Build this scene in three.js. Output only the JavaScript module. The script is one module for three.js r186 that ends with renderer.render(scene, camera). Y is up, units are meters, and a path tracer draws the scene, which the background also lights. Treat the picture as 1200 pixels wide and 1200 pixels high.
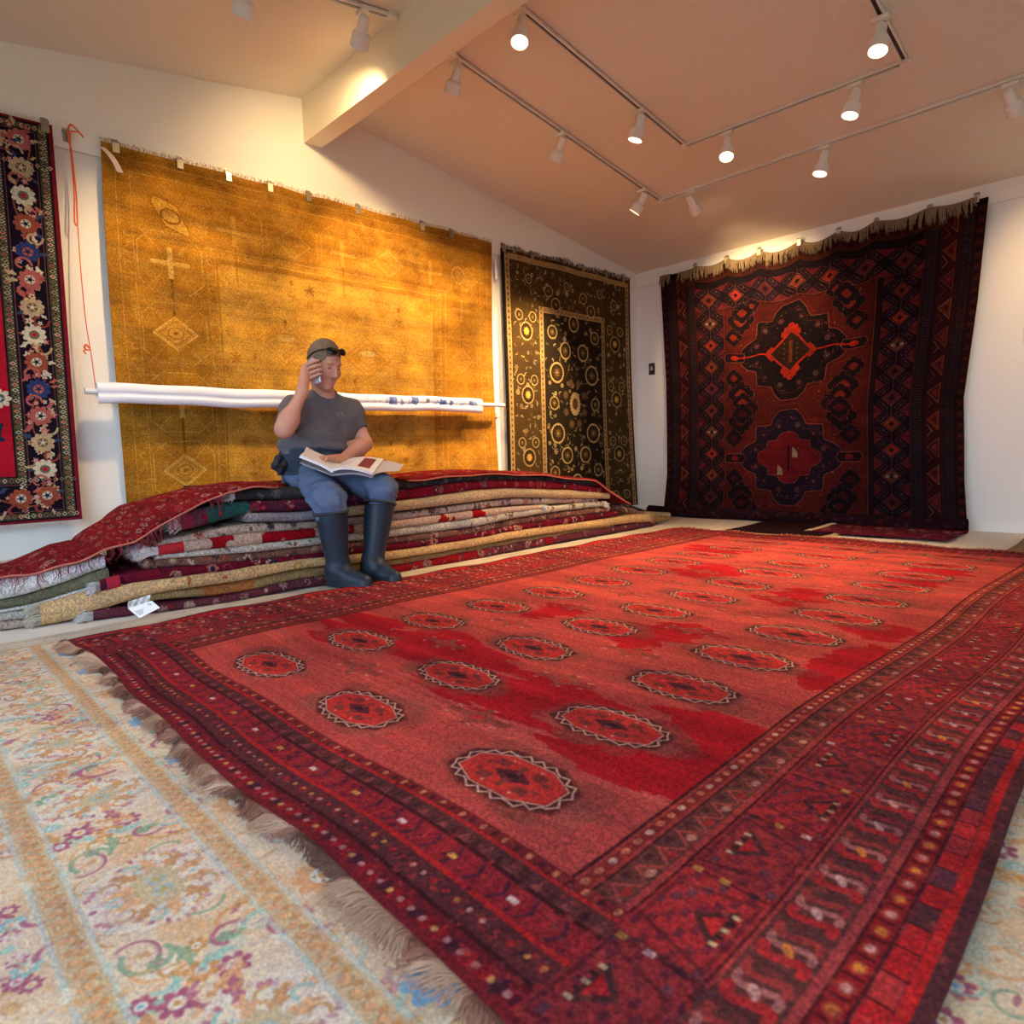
import * as THREE from 'three';
import { mergeGeometries, mergeVertices } from 'three/addons/utils/BufferGeometryUtils.js';
import { RoundedBoxGeometry } from 'three/addons/geometries/RoundedBoxGeometry.js';

// ---------------------------------------------------------------- camera, sky, exposure
const scene = new THREE.Scene();
const V = (x, y, z) => new THREE.Vector3(x, y, z);
const FOCAL = 783, EYE = V(-5.764, 0.68, 4.119);
const camera = new THREE.PerspectiveCamera(2 * Math.atan(600 / FOCAL) * 180 / Math.PI, 1, 0.05, 60);
const FWD = V(0.688, -0.091, -0.72).normalize(), UPV = V(0.085, 0.995, -0.045);
const RIGHT = V(0, 0, 0).crossVectors(FWD, UPV).normalize(), UP = V(0, 0, 0).crossVectors(RIGHT, FWD).normalize();
camera.position.copy(EYE); camera.up.copy(UP); camera.lookAt(EYE.clone().add(FWD));
camera.focus = 3.8; camera.userData.fStop = 4.5;
scene.add(camera);
scene.background = new THREE.Color().setRGB(3.2, 4.35, 6.1);          // even daylight sky outside the windows
const renderer = new THREE.WebGLRenderer({ antialias: true });
renderer.toneMapping = THREE.LinearToneMapping;
renderer.toneMappingExposure = 1.34;
renderer.shadowMap.enabled = true;
const LAMP_CD = 7.0, LAMP_COLOR = new THREE.Color().setRGB(1.0, 0.7, 0.37);

// a pixel of the photograph (1200 x 1200) gives a direction; the plane it meets gives the distance
const ray = (u, v) => RIGHT.clone().multiplyScalar(u - 600).addScaledVector(UP, 600 - v).addScaledVector(FWD, FOCAL).normalize();
const onZ = (u, v, z = 0) => { const r = ray(u, v); return r.multiplyScalar((z - EYE.z) / r.z).add(EYE); };
const onX = (u, v, x = 0) => { const r = ray(u, v); return r.multiplyScalar((x - EYE.x) / r.x).add(EYE); };

// ---------------------------------------------------------------- helpers
let seed = 7;
const rnd = () => { seed = (seed + 0x6d2b79f5) | 0; let t = Math.imul(seed ^ (seed >>> 15), 1 | seed); t = (t + Math.imul(t ^ (t >>> 7), 61 | t)) ^ t; return ((t ^ (t >>> 14)) >>> 0) / 4294967296; };
const rr = (a, b) => a + (b - a) * rnd();
const pick = (a) => a[Math.floor(rnd() * a.length) % a.length];
const lerp = (a, b, t) => a + (b - a) * t, clamp = (x, a, b) => Math.min(b, Math.max(a, x));
const hash2 = (x, y, s = 0) => { let h = Math.imul(x | 0, 374761393) + Math.imul(y | 0, 668265263) + Math.imul(s | 0, 974634777); h = Math.imul(h ^ (h >>> 13), 1274126177); return ((h ^ (h >>> 16)) >>> 0) / 4294967296; };
const noise2 = (x, y, s = 0) => { const ix = Math.floor(x), iy = Math.floor(y); let fx = x - ix, fy = y - iy; fx = fx * fx * (3 - 2 * fx); fy = fy * fy * (3 - 2 * fy); return lerp(lerp(hash2(ix, iy, s), hash2(ix + 1, iy, s), fx), lerp(hash2(ix, iy + 1, s), hash2(ix + 1, iy + 1, s), fx), fy); };
const fbm = (x, y, s = 0, o = 4) => { let a = 0.5, t = 0, n = 0; for (let i = 0; i < o; i++) { t += a * noise2(x, y, s + i); n += a; x *= 2.03; y *= 2.03; a *= 0.5; } return t / n; };
const along = (pts, x) => { if (x <= pts[0][0]) return pts[0][1]; for (let i = 1; i < pts.length; i++) if (x <= pts[i][0]) { const [a, b] = [pts[i - 1], pts[i]]; return lerp(a[1], b[1], (x - a[0]) / (b[0] - a[0])); } return pts[pts.length - 1][1]; };

const taken = {};
const numbered = (n) => { const k = taken[n] = (taken[n] ?? -1) + 1; return k ? n + '_' + String(k).padStart(3, '0') : n; };
function mesh(name, geo, mat, parent = scene) {
  const m = new THREE.Mesh(geo, mat); m.name = parent === scene ? numbered(name) : name;
  m.castShadow = m.receiveShadow = true; parent.add(m); if (name === 'fringe') m.userData.kind = 'stuff'; return m;
}
function thing(name, label, category, at = [0, 0, 0], group) {
  const g = new THREE.Group(); g.name = numbered(name); g.position.set(...at);
  g.userData = { label, category }; if (group) g.userData.group = group; scene.add(g); return g;
}
function tag(o, label, category, group) { o.userData.label = label; o.userData.category = category; if (group) o.userData.group = group; return o; }
function struct(name, geo, mat) { const m = new THREE.Mesh(geo, mat); m.name = name; m.castShadow = m.receiveShadow = true; m.userData.kind = 'structure'; scene.add(m); return m; }
const box = (w, h, d, x = 0, y = 0, z = 0) => new THREE.BoxGeometry(w, h, d).translate(x, y, z);
const span = (x0, x1, y0, y1, z0, z1) => box(x1 - x0, y1 - y0, z1 - z0, (x0 + x1) / 2, (y0 + y1) / 2, (z0 + z1) / 2);
const rbox = (w, h, d, r, x = 0, y = 0, z = 0) => new RoundedBoxGeometry(w, h, d, 2, r).translate(x, y, z);
const merge = (list) => mergeGeometries(list.map((g) => { const n = g.index ? g.toNonIndexed() : g; for (const k of Object.keys(n.attributes)) if (!['position', 'normal', 'uv'].includes(k)) n.deleteAttribute(k); return n; }));
const tube = (pts, r, seg = 24, radial = 6) => new THREE.TubeGeometry(new THREE.CatmullRomCurve3(pts), seg, r, radial, false);
const rgb = (r, g, b) => new THREE.Color().setRGB(r / 255, g / 255, b / 255, THREE.SRGBColorSpace);
const std = (color, roughness = 0.9, extra = {}) => new THREE.MeshStandardMaterial({ color, roughness, ...extra });

// a closed sheet with thickness: f(a, b) gives the outer face, a and b from 0 to 1
function sheet(na, nb, f, thick, flip = false) {
  const P = [], N = [];
  for (let j = 0; j <= nb; j++) for (let i = 0; i <= na; i++) P.push(f(i / na, j / nb));
  const at = (i, j) => P[clamp(j, 0, nb) * (na + 1) + clamp(i, 0, na)];
  for (let j = 0; j <= nb; j++) for (let i = 0; i <= na; i++) {
    const n = V().subVectors(at(i + 1, j), at(i - 1, j)).cross(V().subVectors(at(i, j + 1), at(i, j - 1))).normalize();
    N.push(flip ? n.negate() : n);
  }
  const pos = [], uv = [], idx = [], w = na + 1;
  for (let s = 0; s < 2; s++) for (let k = 0; k < P.length; k++) { const q = s ? P[k].clone().addScaledVector(N[k], -thick) : P[k]; pos.push(q.x, q.y, q.z); uv.push((k % w) / na, 1 - Math.floor(k / w) / nb); }
  const n0 = P.length, quad = (a, b, c, d) => (flip ? idx.push(a, c, b, a, d, c) : idx.push(a, b, c, a, c, d));
  for (let j = 0; j < nb; j++) for (let i = 0; i < na; i++) { const a = j * w + i; quad(a, a + 1, a + w + 1, a + w); quad(n0 + a, n0 + a + w, n0 + a + w + 1, n0 + a + 1); }
  const wall = (ring) => { const st = pos.length / 3; for (const k of ring) { for (const o of [k, k + n0]) { pos.push(pos[o * 3], pos[o * 3 + 1], pos[o * 3 + 2]); uv.push(uv[o * 2], uv[o * 2 + 1]); } } for (let i = 0; i + 1 < ring.length; i++) { const a = st + 2 * i; quad(a, a + 1, a + 3, a + 2); } };
  const R = [...Array(na + 1).keys()], C = [...Array(nb + 1).keys()];
  wall(R); wall(C.map((j) => j * w + na)); wall(R.slice().reverse().map((i) => nb * w + i)); wall(C.slice().reverse().map((j) => j * w));
  const g = new THREE.BufferGeometry(); g.setAttribute('position', new THREE.Float32BufferAttribute(pos, 3)); g.setAttribute('uv', new THREE.Float32BufferAttribute(uv, 2)); g.setIndex(idx); g.computeVertexNormals(); return g;
}
// many thin strands joined into one mesh: each is a list of points with a half-width
function strands(list) {
  const pos = [], idx = [], uv = [];
  for (const { pts, r, side } of list) {
    const st = pos.length / 3, n = pts.length;
    for (let i = 0; i < n; i++) {
      const d = V().subVectors(pts[Math.min(n - 1, i + 1)], pts[Math.max(0, i - 1)]).normalize(), s = V().crossVectors(d, side ?? V(0, 0, 1)).normalize(), t = V().crossVectors(d, s), k = r * (i === n - 1 ? 0.35 : 1);
      for (let a = 0; a < 3; a++) { const c = Math.cos(a * 2.0944), z = Math.sin(a * 2.0944); pos.push(pts[i].x + (s.x * c + t.x * z) * k, pts[i].y + (s.y * c + t.y * z) * k, pts[i].z + (s.z * c + t.z * z) * k); uv.push(a / 3, i / n); }
      if (i) for (let a = 0; a < 3; a++) { const b = (a + 1) % 3, p = st + (i - 1) * 3, q = st + i * 3; idx.push(p + a, p + b, q + b, p + a, q + b, q + a); }
    }
  }
  const g = new THREE.BufferGeometry(); g.setAttribute('position', new THREE.Float32BufferAttribute(pos, 3)); g.setAttribute('uv', new THREE.Float32BufferAttribute(uv, 2)); g.setIndex(idx); g.computeVertexNormals(); return g;
}

// ---------------------------------------------------------------- textures
function canvas(w, h, draw) { const c = document.createElement('canvas'); c.width = w; c.height = h; const x = c.getContext('2d'); draw(x, w, h); return c; }
function texture(c, srgb = true) { const t = new THREE.CanvasTexture(c); t.colorSpace = srgb ? THREE.SRGBColorSpace : THREE.NoColorSpace; t.magFilter = THREE.LinearFilter; t.wrapS = t.wrapT = THREE.RepeatWrapping; return t; }
const css = (c, a = 1) => `rgba(${c[0]},${c[1]},${c[2]},${a})`;
// wool: single knots vary in tone, dye lots change from row to row, wear comes in patches
function wool(x, w, h, { knot = 0.16, band = 0.08, patch = 0.1, scale = 1, s = 1, rowsDown = true, lift = null } = {}) {
  const im = x.getImageData(0, 0, w, h), d = im.data;
  for (let j = 0; j < h; j++) for (let i = 0; i < w; i++) {
    const o = (j * w + i) * 4, r = rowsDown ? j : i;
    const bandv = (noise2(r / (26 * scale), 3.3, s) - 0.5) * 2 + (noise2(r / (5 * scale), 9.1, s + 2) - 0.5);
    const k = 1 + (hash2(i >> 1, j >> 1, s) - 0.5) * knot * 2 + (hash2(i, j, s + 9) - 0.5) * knot + bandv * band + (fbm(i / (90 * scale), j / (90 * scale), s + 5, 3) - 0.5) * 2 * patch;
    d[o] = clamp(d[o] * k, 0, 255); d[o + 1] = clamp(d[o + 1] * k, 0, 255); d[o + 2] = clamp(d[o + 2] * (k * 0.6 + 0.4), 0, 255);
    if (lift) { const t = lift(i, j); if (t) { d[o] = lerp(d[o], t[0], t[3]); d[o + 1] = lerp(d[o + 1], t[1], t[3]); d[o + 2] = lerp(d[o + 2], t[2], t[3]); } }
  }
  x.putImageData(im, 0, 0);
}
const poly = (x, pts, fill, stroke, lw = 1) => { x.beginPath(); pts.forEach((p, i) => (i ? x.lineTo(p[0], p[1]) : x.moveTo(p[0], p[1]))); x.closePath(); if (fill) { x.fillStyle = fill; x.fill(); } if (stroke) { x.strokeStyle = stroke; x.lineWidth = lw; x.stroke(); } };
const disc = (x, cx, cy, rx, ry, fill, rot = 0) => { x.beginPath(); x.ellipse(cx, cy, Math.max(0.1, rx), Math.max(0.1, ry), rot, 0, 7); x.fillStyle = fill; x.fill(); };
const ring = (x, cx, cy, rx, ry, stroke, lw) => { x.beginPath(); x.ellipse(cx, cy, Math.max(0.1, rx), Math.max(0.1, ry), 0, 0, 7); x.strokeStyle = stroke; x.lineWidth = lw; x.stroke(); };
function rosette(x, cx, cy, r, n, cols, rot = 0, sy = 1) {
  for (let i = 0; i < n; i++) { const a = rot + i * 2 * Math.PI / n; disc(x, cx + Math.cos(a) * r * 0.68, cy + Math.sin(a) * r * 0.68 * sy, r * 0.36, r * 0.26, cols[0], Math.atan2(Math.sin(a) * sy, Math.cos(a))); }
  disc(x, cx, cy, r * 0.62, r * 0.62 * sy, cols[0]); disc(x, cx, cy, r * 0.44, r * 0.44 * sy, cols[1]);
  for (let i = 0; i < n; i += 2) { const a = rot + i * 2 * Math.PI / n; disc(x, cx + Math.cos(a) * r * 0.3, cy + Math.sin(a) * r * 0.3 * sy, r * 0.07, r * 0.07, cols[2]); }
  disc(x, cx, cy, r * 0.19, r * 0.19 * sy, cols[2]);
}
function leaf(x, cx, cy, len, a, col, fat = 0.32, teeth = 0) {
  x.save(); x.translate(cx, cy); x.rotate(a); x.beginPath(); x.moveTo(0, 0); x.quadraticCurveTo(len * 0.4, -len * fat, len, 0); x.quadraticCurveTo(len * 0.4, len * fat, 0, 0); x.fillStyle = col; x.fill();
  for (let i = 0; i < teeth; i++) { const t = (i + 0.5) / teeth; disc(x, len * t, (i % 2 ? 1 : -1) * len * fat * 0.55 * Math.sin(Math.PI * t), len * 0.12, len * 0.07, col, i % 2 ? 0.6 : -0.6); }
  x.restore();
}
function scroll(x, cx, cy, r, a0, a1, col, lw) { x.beginPath(); for (let i = 0; i <= 14; i++) { const t = i / 14, a = lerp(a0, a1, t), q = r * (1 - 0.55 * t); const px = cx + Math.cos(a) * q, py = cy + Math.sin(a) * q; i ? x.lineTo(px, py) : x.moveTo(px, py); } x.strokeStyle = col; x.lineWidth = lw; x.stroke(); }
const diamond = (x, cx, cy, a, b, fill, stroke, lw) => poly(x, [[cx - a, cy], [cx, cy - b], [cx + a, cy], [cx, cy + b]], fill, stroke, lw);

const grain = texture(canvas(256, 256, (x, w, h) => { const im = x.createImageData(w, h); for (let i = 0; i < w * h; i++) { const a = i % w, b = (i / w) | 0, v = 255 * clamp(0.25 + 0.5 * hash2(a >> 1, b >> 1, 3) + 0.25 * hash2(a, b, 4), 0, 1); im.data.set([v, v, v, 255], i * 4); } x.putImageData(im, 0, 0); }), false);
const repeated = (t, a, b) => { const c = t.clone(); c.repeat.set(a, b); c.needsUpdate = true; return c; };
const woolMat = (tex, ra, rb, bump = 0.004, extra = {}) => new THREE.MeshPhysicalMaterial({ map: tex, roughness: 1, specularIntensity: 0.15, bumpMap: repeated(grain, ra, rb), bumpScale: bump, ...extra });

// --- large red floor rug, 4.12 x 2.736 m; canvas y = 0 is the long side next to the camera
const redFloorTex = texture(canvas(2048, 1360, (x, W, H) => {
  seed = 11;
  const S = 497, salmon = [184, 70, 64], crimson = [168, 14, 26], dark = [58, 20, 24], brown = [92, 48, 40], pale = [206, 150, 134], red = [196, 34, 34], plum = [92, 46, 62];
  x.fillStyle = css(salmon); x.fillRect(0, 0, W, H);
  // wefts run across the rug: thin dye-lot streaks
  for (let i = 0; i < 900; i++) { x.fillStyle = css(pick([[176, 52, 50], [200, 74, 64], [170, 58, 58], [192, 60, 48]]), rr(0.08, 0.3)); x.fillRect(rr(0, W), rr(0, H), rr(3, 14), rr(60, 420)); }
  for (let i = 0; i < 60; i++) { x.fillStyle = css(pick([[198, 82, 60], [170, 60, 62], [204, 92, 78], [160, 56, 50]]), rr(0.15, 0.35)); x.fillRect(rr(0, W), rr(0, H), rr(20, 70), rr(200, 700)); }
  // islands of deeper crimson dye with ragged edges
  const isl = [[0.74, 0.55, 0.22, 0.2], [0.6, 0.66, 0.1, 0.16], [0.74, 1.03, 0.16, 0.24], [0.66, 1.2, 0.08, 0.2], [0.85, 1.56, 0.16, 0.3], [0.8, 1.98, 0.18, 0.22], [1.45, 1.6, 0.14, 0.12], [1.44, 1.08, 0.2, 0.14], [1.52, 0.5, 0.26, 0.09], [1.95, 0.55, 0.12, 0.12], [2.3, 1.0, 0.2, 0.12], [2.6, 1.55, 0.2, 0.2], [3.1, 0.7, 0.3, 0.14], [3.3, 1.9, 0.2, 0.2]];
  for (const [ix, iy, ax, ay] of isl) for (let k = -26; k <= 26; k++) {
    const t = k / 26, hx = ax * S / 26, len = ay * S * Math.sqrt(Math.max(0.02, 1 - t * t)) * (0.65 + 0.6 * noise2(k * 0.37, ix * 9, 4)), off = (noise2(k * 0.22, iy * 7, 5) - 0.5) * ay * S * 0.9;
    x.fillStyle = css(crimson, 0.95); x.fillRect((ix + t * ax) * S - hx * 0.6, iy * S + off - len, hx * 1.25, len * 2);
  }
  const octa = (cx, cy, a, b, q = 0.5) => [[cx - a * q, cy - b], [cx + a * q, cy - b], [cx + a, cy - b * 0.45], [cx + a, cy + b * 0.45], [cx + a * q, cy + b], [cx - a * q, cy + b], [cx - a, cy + b * 0.45], [cx - a, cy - b * 0.45]];
  const zigzag = (pts, amp, step, col, lw) => { x.beginPath(); let first = true; for (let k = 0; k < pts.length; k++) { const [a, b] = [pts[k], pts[(k + 1) % pts.length]], dx = b[0] - a[0], dy = b[1] - a[1], L = Math.hypot(dx, dy), n = Math.max(2, Math.round(L / step)); for (let i = 0; i < n; i++) { const t = i / n, o = (i % 2 ? amp : -amp); const px = a[0] + dx * t + dy / L * o, py = a[1] + dy * t - dx / L * o; first ? x.moveTo(px, py) : x.lineTo(px, py); first = false; } } x.closePath(); x.strokeStyle = col; x.lineWidth = lw; x.stroke(); };
  for (let c = 0; c < 11; c++) for (let r = 0; r < 3; r++) {
    const cx = (0.385 + c * 0.335) * S, cy = (0.75 + r * 0.555) * S;
    for (let k = 0; k < 16; k++) { const a = rnd() * 6.3, q = rr(0.7, 1.1); disc(x, cx + Math.cos(a) * 0.1 * S * q, cy + Math.sin(a) * 0.18 * S * q, rr(12, 26), rr(16, 38), css(pick([[134, 70, 58], [150, 78, 66], [122, 60, 50]]), 0.42)); }
    poly(x, octa(cx, cy, 0.092 * S, 0.158 * S), css([104, 46, 40], 0.9));
    poly(x, octa(cx, cy, 0.084 * S, 0.15 * S), css([70, 30, 28]));
    poly(x, octa(cx, cy, 0.064 * S, 0.126 * S), css([188, 46, 42]));
    zigzag(octa(cx, cy, 0.078 * S, 0.14 * S), 3.6, 9, css([208, 166, 150]), 2.4);
    poly(x, octa(cx, cy, 0.066 * S, 0.128 * S), null, css([214, 168, 152]), 1.6);
    for (let k = 0; k < 4; k++) { const sx = k % 2 ? 1 : -1, sy = k < 2 ? 1 : -1; x.fillStyle = css([110, 44, 44], 0.9); x.fillRect(cx + sx * 15 - 6, cy + sy * 26 - 9, 12, 18); x.fillRect(cx + sx * 8 - 3, cy + sy * 40 - 4, 6, 8); x.fillStyle = css(pale, 0.8); x.fillRect(cx + sx * 24 - 2, cy + sy * 20 - 2, 4, 4); }
    diamond(x, cx, cy, 14, 26, css([78, 30, 38])); x.fillStyle = css([120, 50, 46]); x.fillRect(cx - 22, cy - 4, 44, 8); diamond(x, cx, cy, 6, 11, css([40, 22, 30]));
    if (c < 10 && r < 2) { const qx = cx + 0.167 * S, qy = cy + 0.278 * S; x.fillStyle = css([130, 58, 50], 0.85); x.fillRect(qx - 6, qy - 52, 12, 104); x.fillRect(qx - 26, qy - 7, 52, 14); diamond(x, qx, qy, 20, 30, css([146, 70, 60], 0.8)); diamond(x, qx, qy, 9, 15, css([184, 48, 40], 0.9)); for (let k = -1; k < 2; k += 2) { x.fillStyle = css(pale, 0.7); x.fillRect(qx - 14, qy + k * 40, 4, 9); x.fillRect(qx + 10, qy + k * 40, 4, 9); x.fillRect(qx + k * 24, qy - 10, 3, 8); } }
  }
  // borders: (side, offset) -> rectangle; side 0 near, 1 far, 2 left end, 3 right end
  const bands = (side, list, motif) => {
    for (const [o0, o1, col] of list) {
      x.fillStyle = css(col);
      const ox = Math.min(o0, 0.24); if (side === 0) x.fillRect(ox * S, o0 * S, W - 2 * ox * S, (o1 - o0) * S + 1);
      if (side === 1) x.fillRect(ox * S, H - o1 * S - 1, W - 2 * ox * S, (o1 - o0) * S + 1);
      if (side === 2) x.fillRect(o0 * S, Math.min(o0, 0.457) * S, (o1 - o0) * S + 1, H - 2 * Math.min(o0, 0.457) * S);
      if (side === 3) x.fillRect(W - o1 * S - 1, Math.min(o0, 0.457) * S, (o1 - o0) * S + 1, H - 2 * Math.min(o0, 0.457) * S);
    }
  };
  const endList = [[0, 0.05, [110, 26, 34]], [0.05, 0.058, dark], [0.058, 0.105, [92, 42, 44]], [0.105, 0.115, red], [0.115, 0.17, [146, 34, 40]], [0.17, 0.178, dark], [0.178, 0.21, [98, 50, 46]], [0.21, 0.218, red], [0.218, 0.24, [120, 34, 36]]];
  bands(2, endList); bands(3, endList);
  const speck = (side, o0, o1, n, cols, wmin, wmax) => { for (let i = 0; i < n; i++) { const o = rr(o0, o1) * S, t = rr(0.02, 0.98) * H; x.fillStyle = css(pick(cols), 0.85); const w = rr(wmin, wmax), h = rr(wmin, wmax); x.fillRect(side === 2 ? o : W - o, t, w, h); } };
  for (const sd of [2, 3]) {
    for (let y = 8; y < H; y += 15) { const X = (o) => (sd === 2 ? o * S : W - o * S); const z = (y / 15) | 0;
      disc(x, X(0.025), y, 7, 5, css(z % 3 ? [150, 24, 34] : [64, 26, 40])); disc(x, X(0.025), y + 7, 3, 3, css(z % 4 ? [190, 130, 120] : [206, 150, 84]));
      poly(x, [[X(0.068), y], [X(0.084), y + 6], [X(0.1), y], [X(0.084), y + 13]], css(z % 2 ? [140, 34, 36] : [50, 28, 40])); disc(x, X(0.084), y + 6, 2.6, 2.6, css(pick([[214, 150, 130], [212, 140, 60], [190, 40, 40]])));
      poly(x, [[X(0.118), y + 7], [X(0.142), y], [X(0.167), y + 7], [X(0.167), y + 11], [X(0.142), y + 4], [X(0.118), y + 11]], css(z % 2 ? [176, 40, 44] : [74, 30, 50])); if (z % 5 === 0) { x.fillStyle = css(z % 2 ? [224, 190, 180] : [214, 150, 70]); x.fillRect(X(0.142) - 3, y + 2, 6, 10); }
      poly(x, [[X(0.18), y], [X(0.208), y + 5], [X(0.18), y + 10]], css(z % 2 ? [150, 70, 64] : [70, 34, 36])); disc(x, X(0.229), y + 5, 4, 3, css(z % 2 ? [206, 120, 80] : [70, 24, 30])); }
    speck(sd, 0.01, 0.23, 700, [[176, 46, 46], [60, 24, 34], [120, 56, 60], [150, 36, 40]], 2, 6);
  }
  const longList = [[0, 0.018, [82, 44, 48]], [0.018, 0.034, red], [0.034, 0.066, [120, 40, 50]], [0.066, 0.07, dark], [0.07, 0.1, [136, 26, 32]], [0.1, 0.104, dark], [0.104, 0.118, [166, 62, 62]], [0.118, 0.2, [88, 48, 46]], [0.2, 0.206, [172, 58, 56]], [0.206, 0.21, dark], [0.21, 0.345, [158, 40, 42]], [0.345, 0.35, dark], [0.35, 0.362, [164, 56, 52]], [0.362, 0.412, [94, 52, 46]], [0.412, 0.417, dark], [0.417, 0.425, [160, 52, 48]], [0.425, 0.446, [120, 36, 34]], [0.446, 0.452, [164, 56, 50]], [0.452, 0.457, dark]];
  bands(0, longList); bands(1, [...longList, [0.457, 0.5, [120, 44, 40]], [0.5, 0.506, dark]]);
  for (const sd of [0, 1]) {
    const Y = (o) => (sd === 0 ? o * S : H - o * S), rct = (px, o0, o1, w, col, a = 1) => { x.fillStyle = css(col, a); x.fillRect(px, Math.min(Y(o0), Y(o1)), w, Math.abs(Y(o1) - Y(o0))); };
    for (let i = 0; i * 27 < W; i++) { const px = i * 27; rct(px, 0.036, 0.064, 25, pick([[196, 40, 44], [186, 52, 52], [92, 50, 64], [78, 44, 46], [192, 34, 36]])); rct(px + 25, 0.034, 0.066, 2, dark); }
    for (let i = 0; i * 21 < W; i++) { const px = i * 21 + 6; rct(px - 6, 0.072, 0.098, 3, [80, 18, 24]); disc(x, px + 5, Y(0.085), 6.5, 5.5, css([178, 60, 44])); disc(x, px + 5, Y(0.085), 4, 3.4, css(i % 2 ? [222, 150, 140] : [218, 130, 52])); }
    for (let i = 0; i * 46 < W; i++) { const px = i * 46 + 10; // S-shaped figures on the brown band
      x.lineCap = 'round'; for (const [dx, col, lw] of [[0, [190, 40, 42], 8], [13, [182, 110, 104], 6], [24, [160, 52, 50], 6]]) { x.beginPath(); x.moveTo(px + dx, Y(0.13)); x.bezierCurveTo(px + dx + 20, Y(0.125), px + dx - 12, Y(0.19), px + dx + 10, Y(0.188)); x.strokeStyle = css(col, 0.9); x.lineWidth = lw; x.stroke(); }
      disc(x, px + 14, Y(0.16), 7, 3.5, css(i % 3 ? [214, 160, 150] : [220, 130, 60]), 0.6); }
    for (let i = 0; i * 96 < W; i++) { // main border: panels of stepped diagonals with toothed triangles
      const px = i * 96 + 6, f = i % 2; rct(px, 0.212, 0.343, 92, f ? [170, 42, 44] : [150, 44, 46]);
      for (let a = 0; a < 9; a++) for (let b = 0; b < 9; b++) if ((a + (f ? b : 9 - b)) % 3 === 0) { x.fillStyle = css((a + b) % 4 ? [104, 36, 50] : [88, 54, 72], 0.85); x.fillRect(px + a * 10, Y(0.214 + b * 0.0142), 9, 6.5); }
      poly(x, [[px + 6, Y(0.22)], [px + 84, Y(0.22)], [px + 68, Y(0.336)], [px + 22, Y(0.336)]].map(([a, b]) => [f ? a : 2 * px + 90 - a, f ? b : Y(0.556) - b + Y(0)]), null, css([96, 30, 36], 0.8), 4);
      const ty = f ? 0.235 : 0.312, dy = f ? 0.05 : -0.05; poly(x, [[px + 26, Y(ty)], [px + 70, Y(ty)], [px + 48, Y(ty + dy)]], css([70, 40, 40])); poly(x, [[px + 36, Y(ty + dy * 0.14)], [px + 60, Y(ty + dy * 0.14)], [px + 48, Y(ty + dy * 0.7)]], css([190, 36, 36]));
      for (let k = 0; k < 5; k++) { x.fillStyle = css(k % 2 ? [50, 30, 30] : [200, 168, 126]); x.fillRect(px + 29 + k * 8, Y(ty) - 3, 4, 6); }
      rct(px + 90, 0.212, 0.343, 3, [96, 26, 34]); for (let k = 0; k < 3; k++) { x.fillStyle = css(pick([[220, 170, 160], [60, 30, 40], [190, 130, 60]])); x.fillRect(px + 89, Y(0.23 + k * 0.045), 6, 8); } }
    x.save(); x.beginPath(); x.rect(0.24 * S, 0, W - 0.48 * S, H); x.clip();
    for (let i = 0; i * 30 < W; i++) { const px = i * 30; poly(x, [[px, Y(0.366)], [px + 15, Y(0.408)], [px + 30, Y(0.366)], [px + 26, Y(0.366)], [px + 15, Y(0.398)], [px + 4, Y(0.366)]], css([166, 70, 60])); disc(x, px + 15, Y(0.376), 6, 4, css(i % 2 ? [196, 130, 110] : [150, 36, 34])); disc(x, px, Y(0.4), 5, 4, css([70, 34, 36])); }
    for (let i = 0; i * 17 < W; i++) disc(x, i * 17 + 4, Y(0.436), 4.5, 3.5, css(i % 3 ? [196, 110, 80] : [210, 160, 140]));
    x.restore();
  }
  for (let i = 0; i < 5200; i++) { x.fillStyle = css(pick([[150, 54, 50], [180, 60, 56], [120, 46, 50], [196, 78, 66]]), rr(0.15, 0.5)); x.fillRect(rr(0, W), rnd() < 0.7 ? rr(0, 0.457) * S : H - rr(0, 0.5) * S, rr(2, 6), rr(3, 9)); }
  x.fillStyle = css([170, 74, 64], 0.14); x.fillRect(0, 0, W, H);
  wool(x, W, H, { knot: 0.2, band: 0.11, patch: 0.14, s: 21, rowsDown: false });
}));

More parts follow.
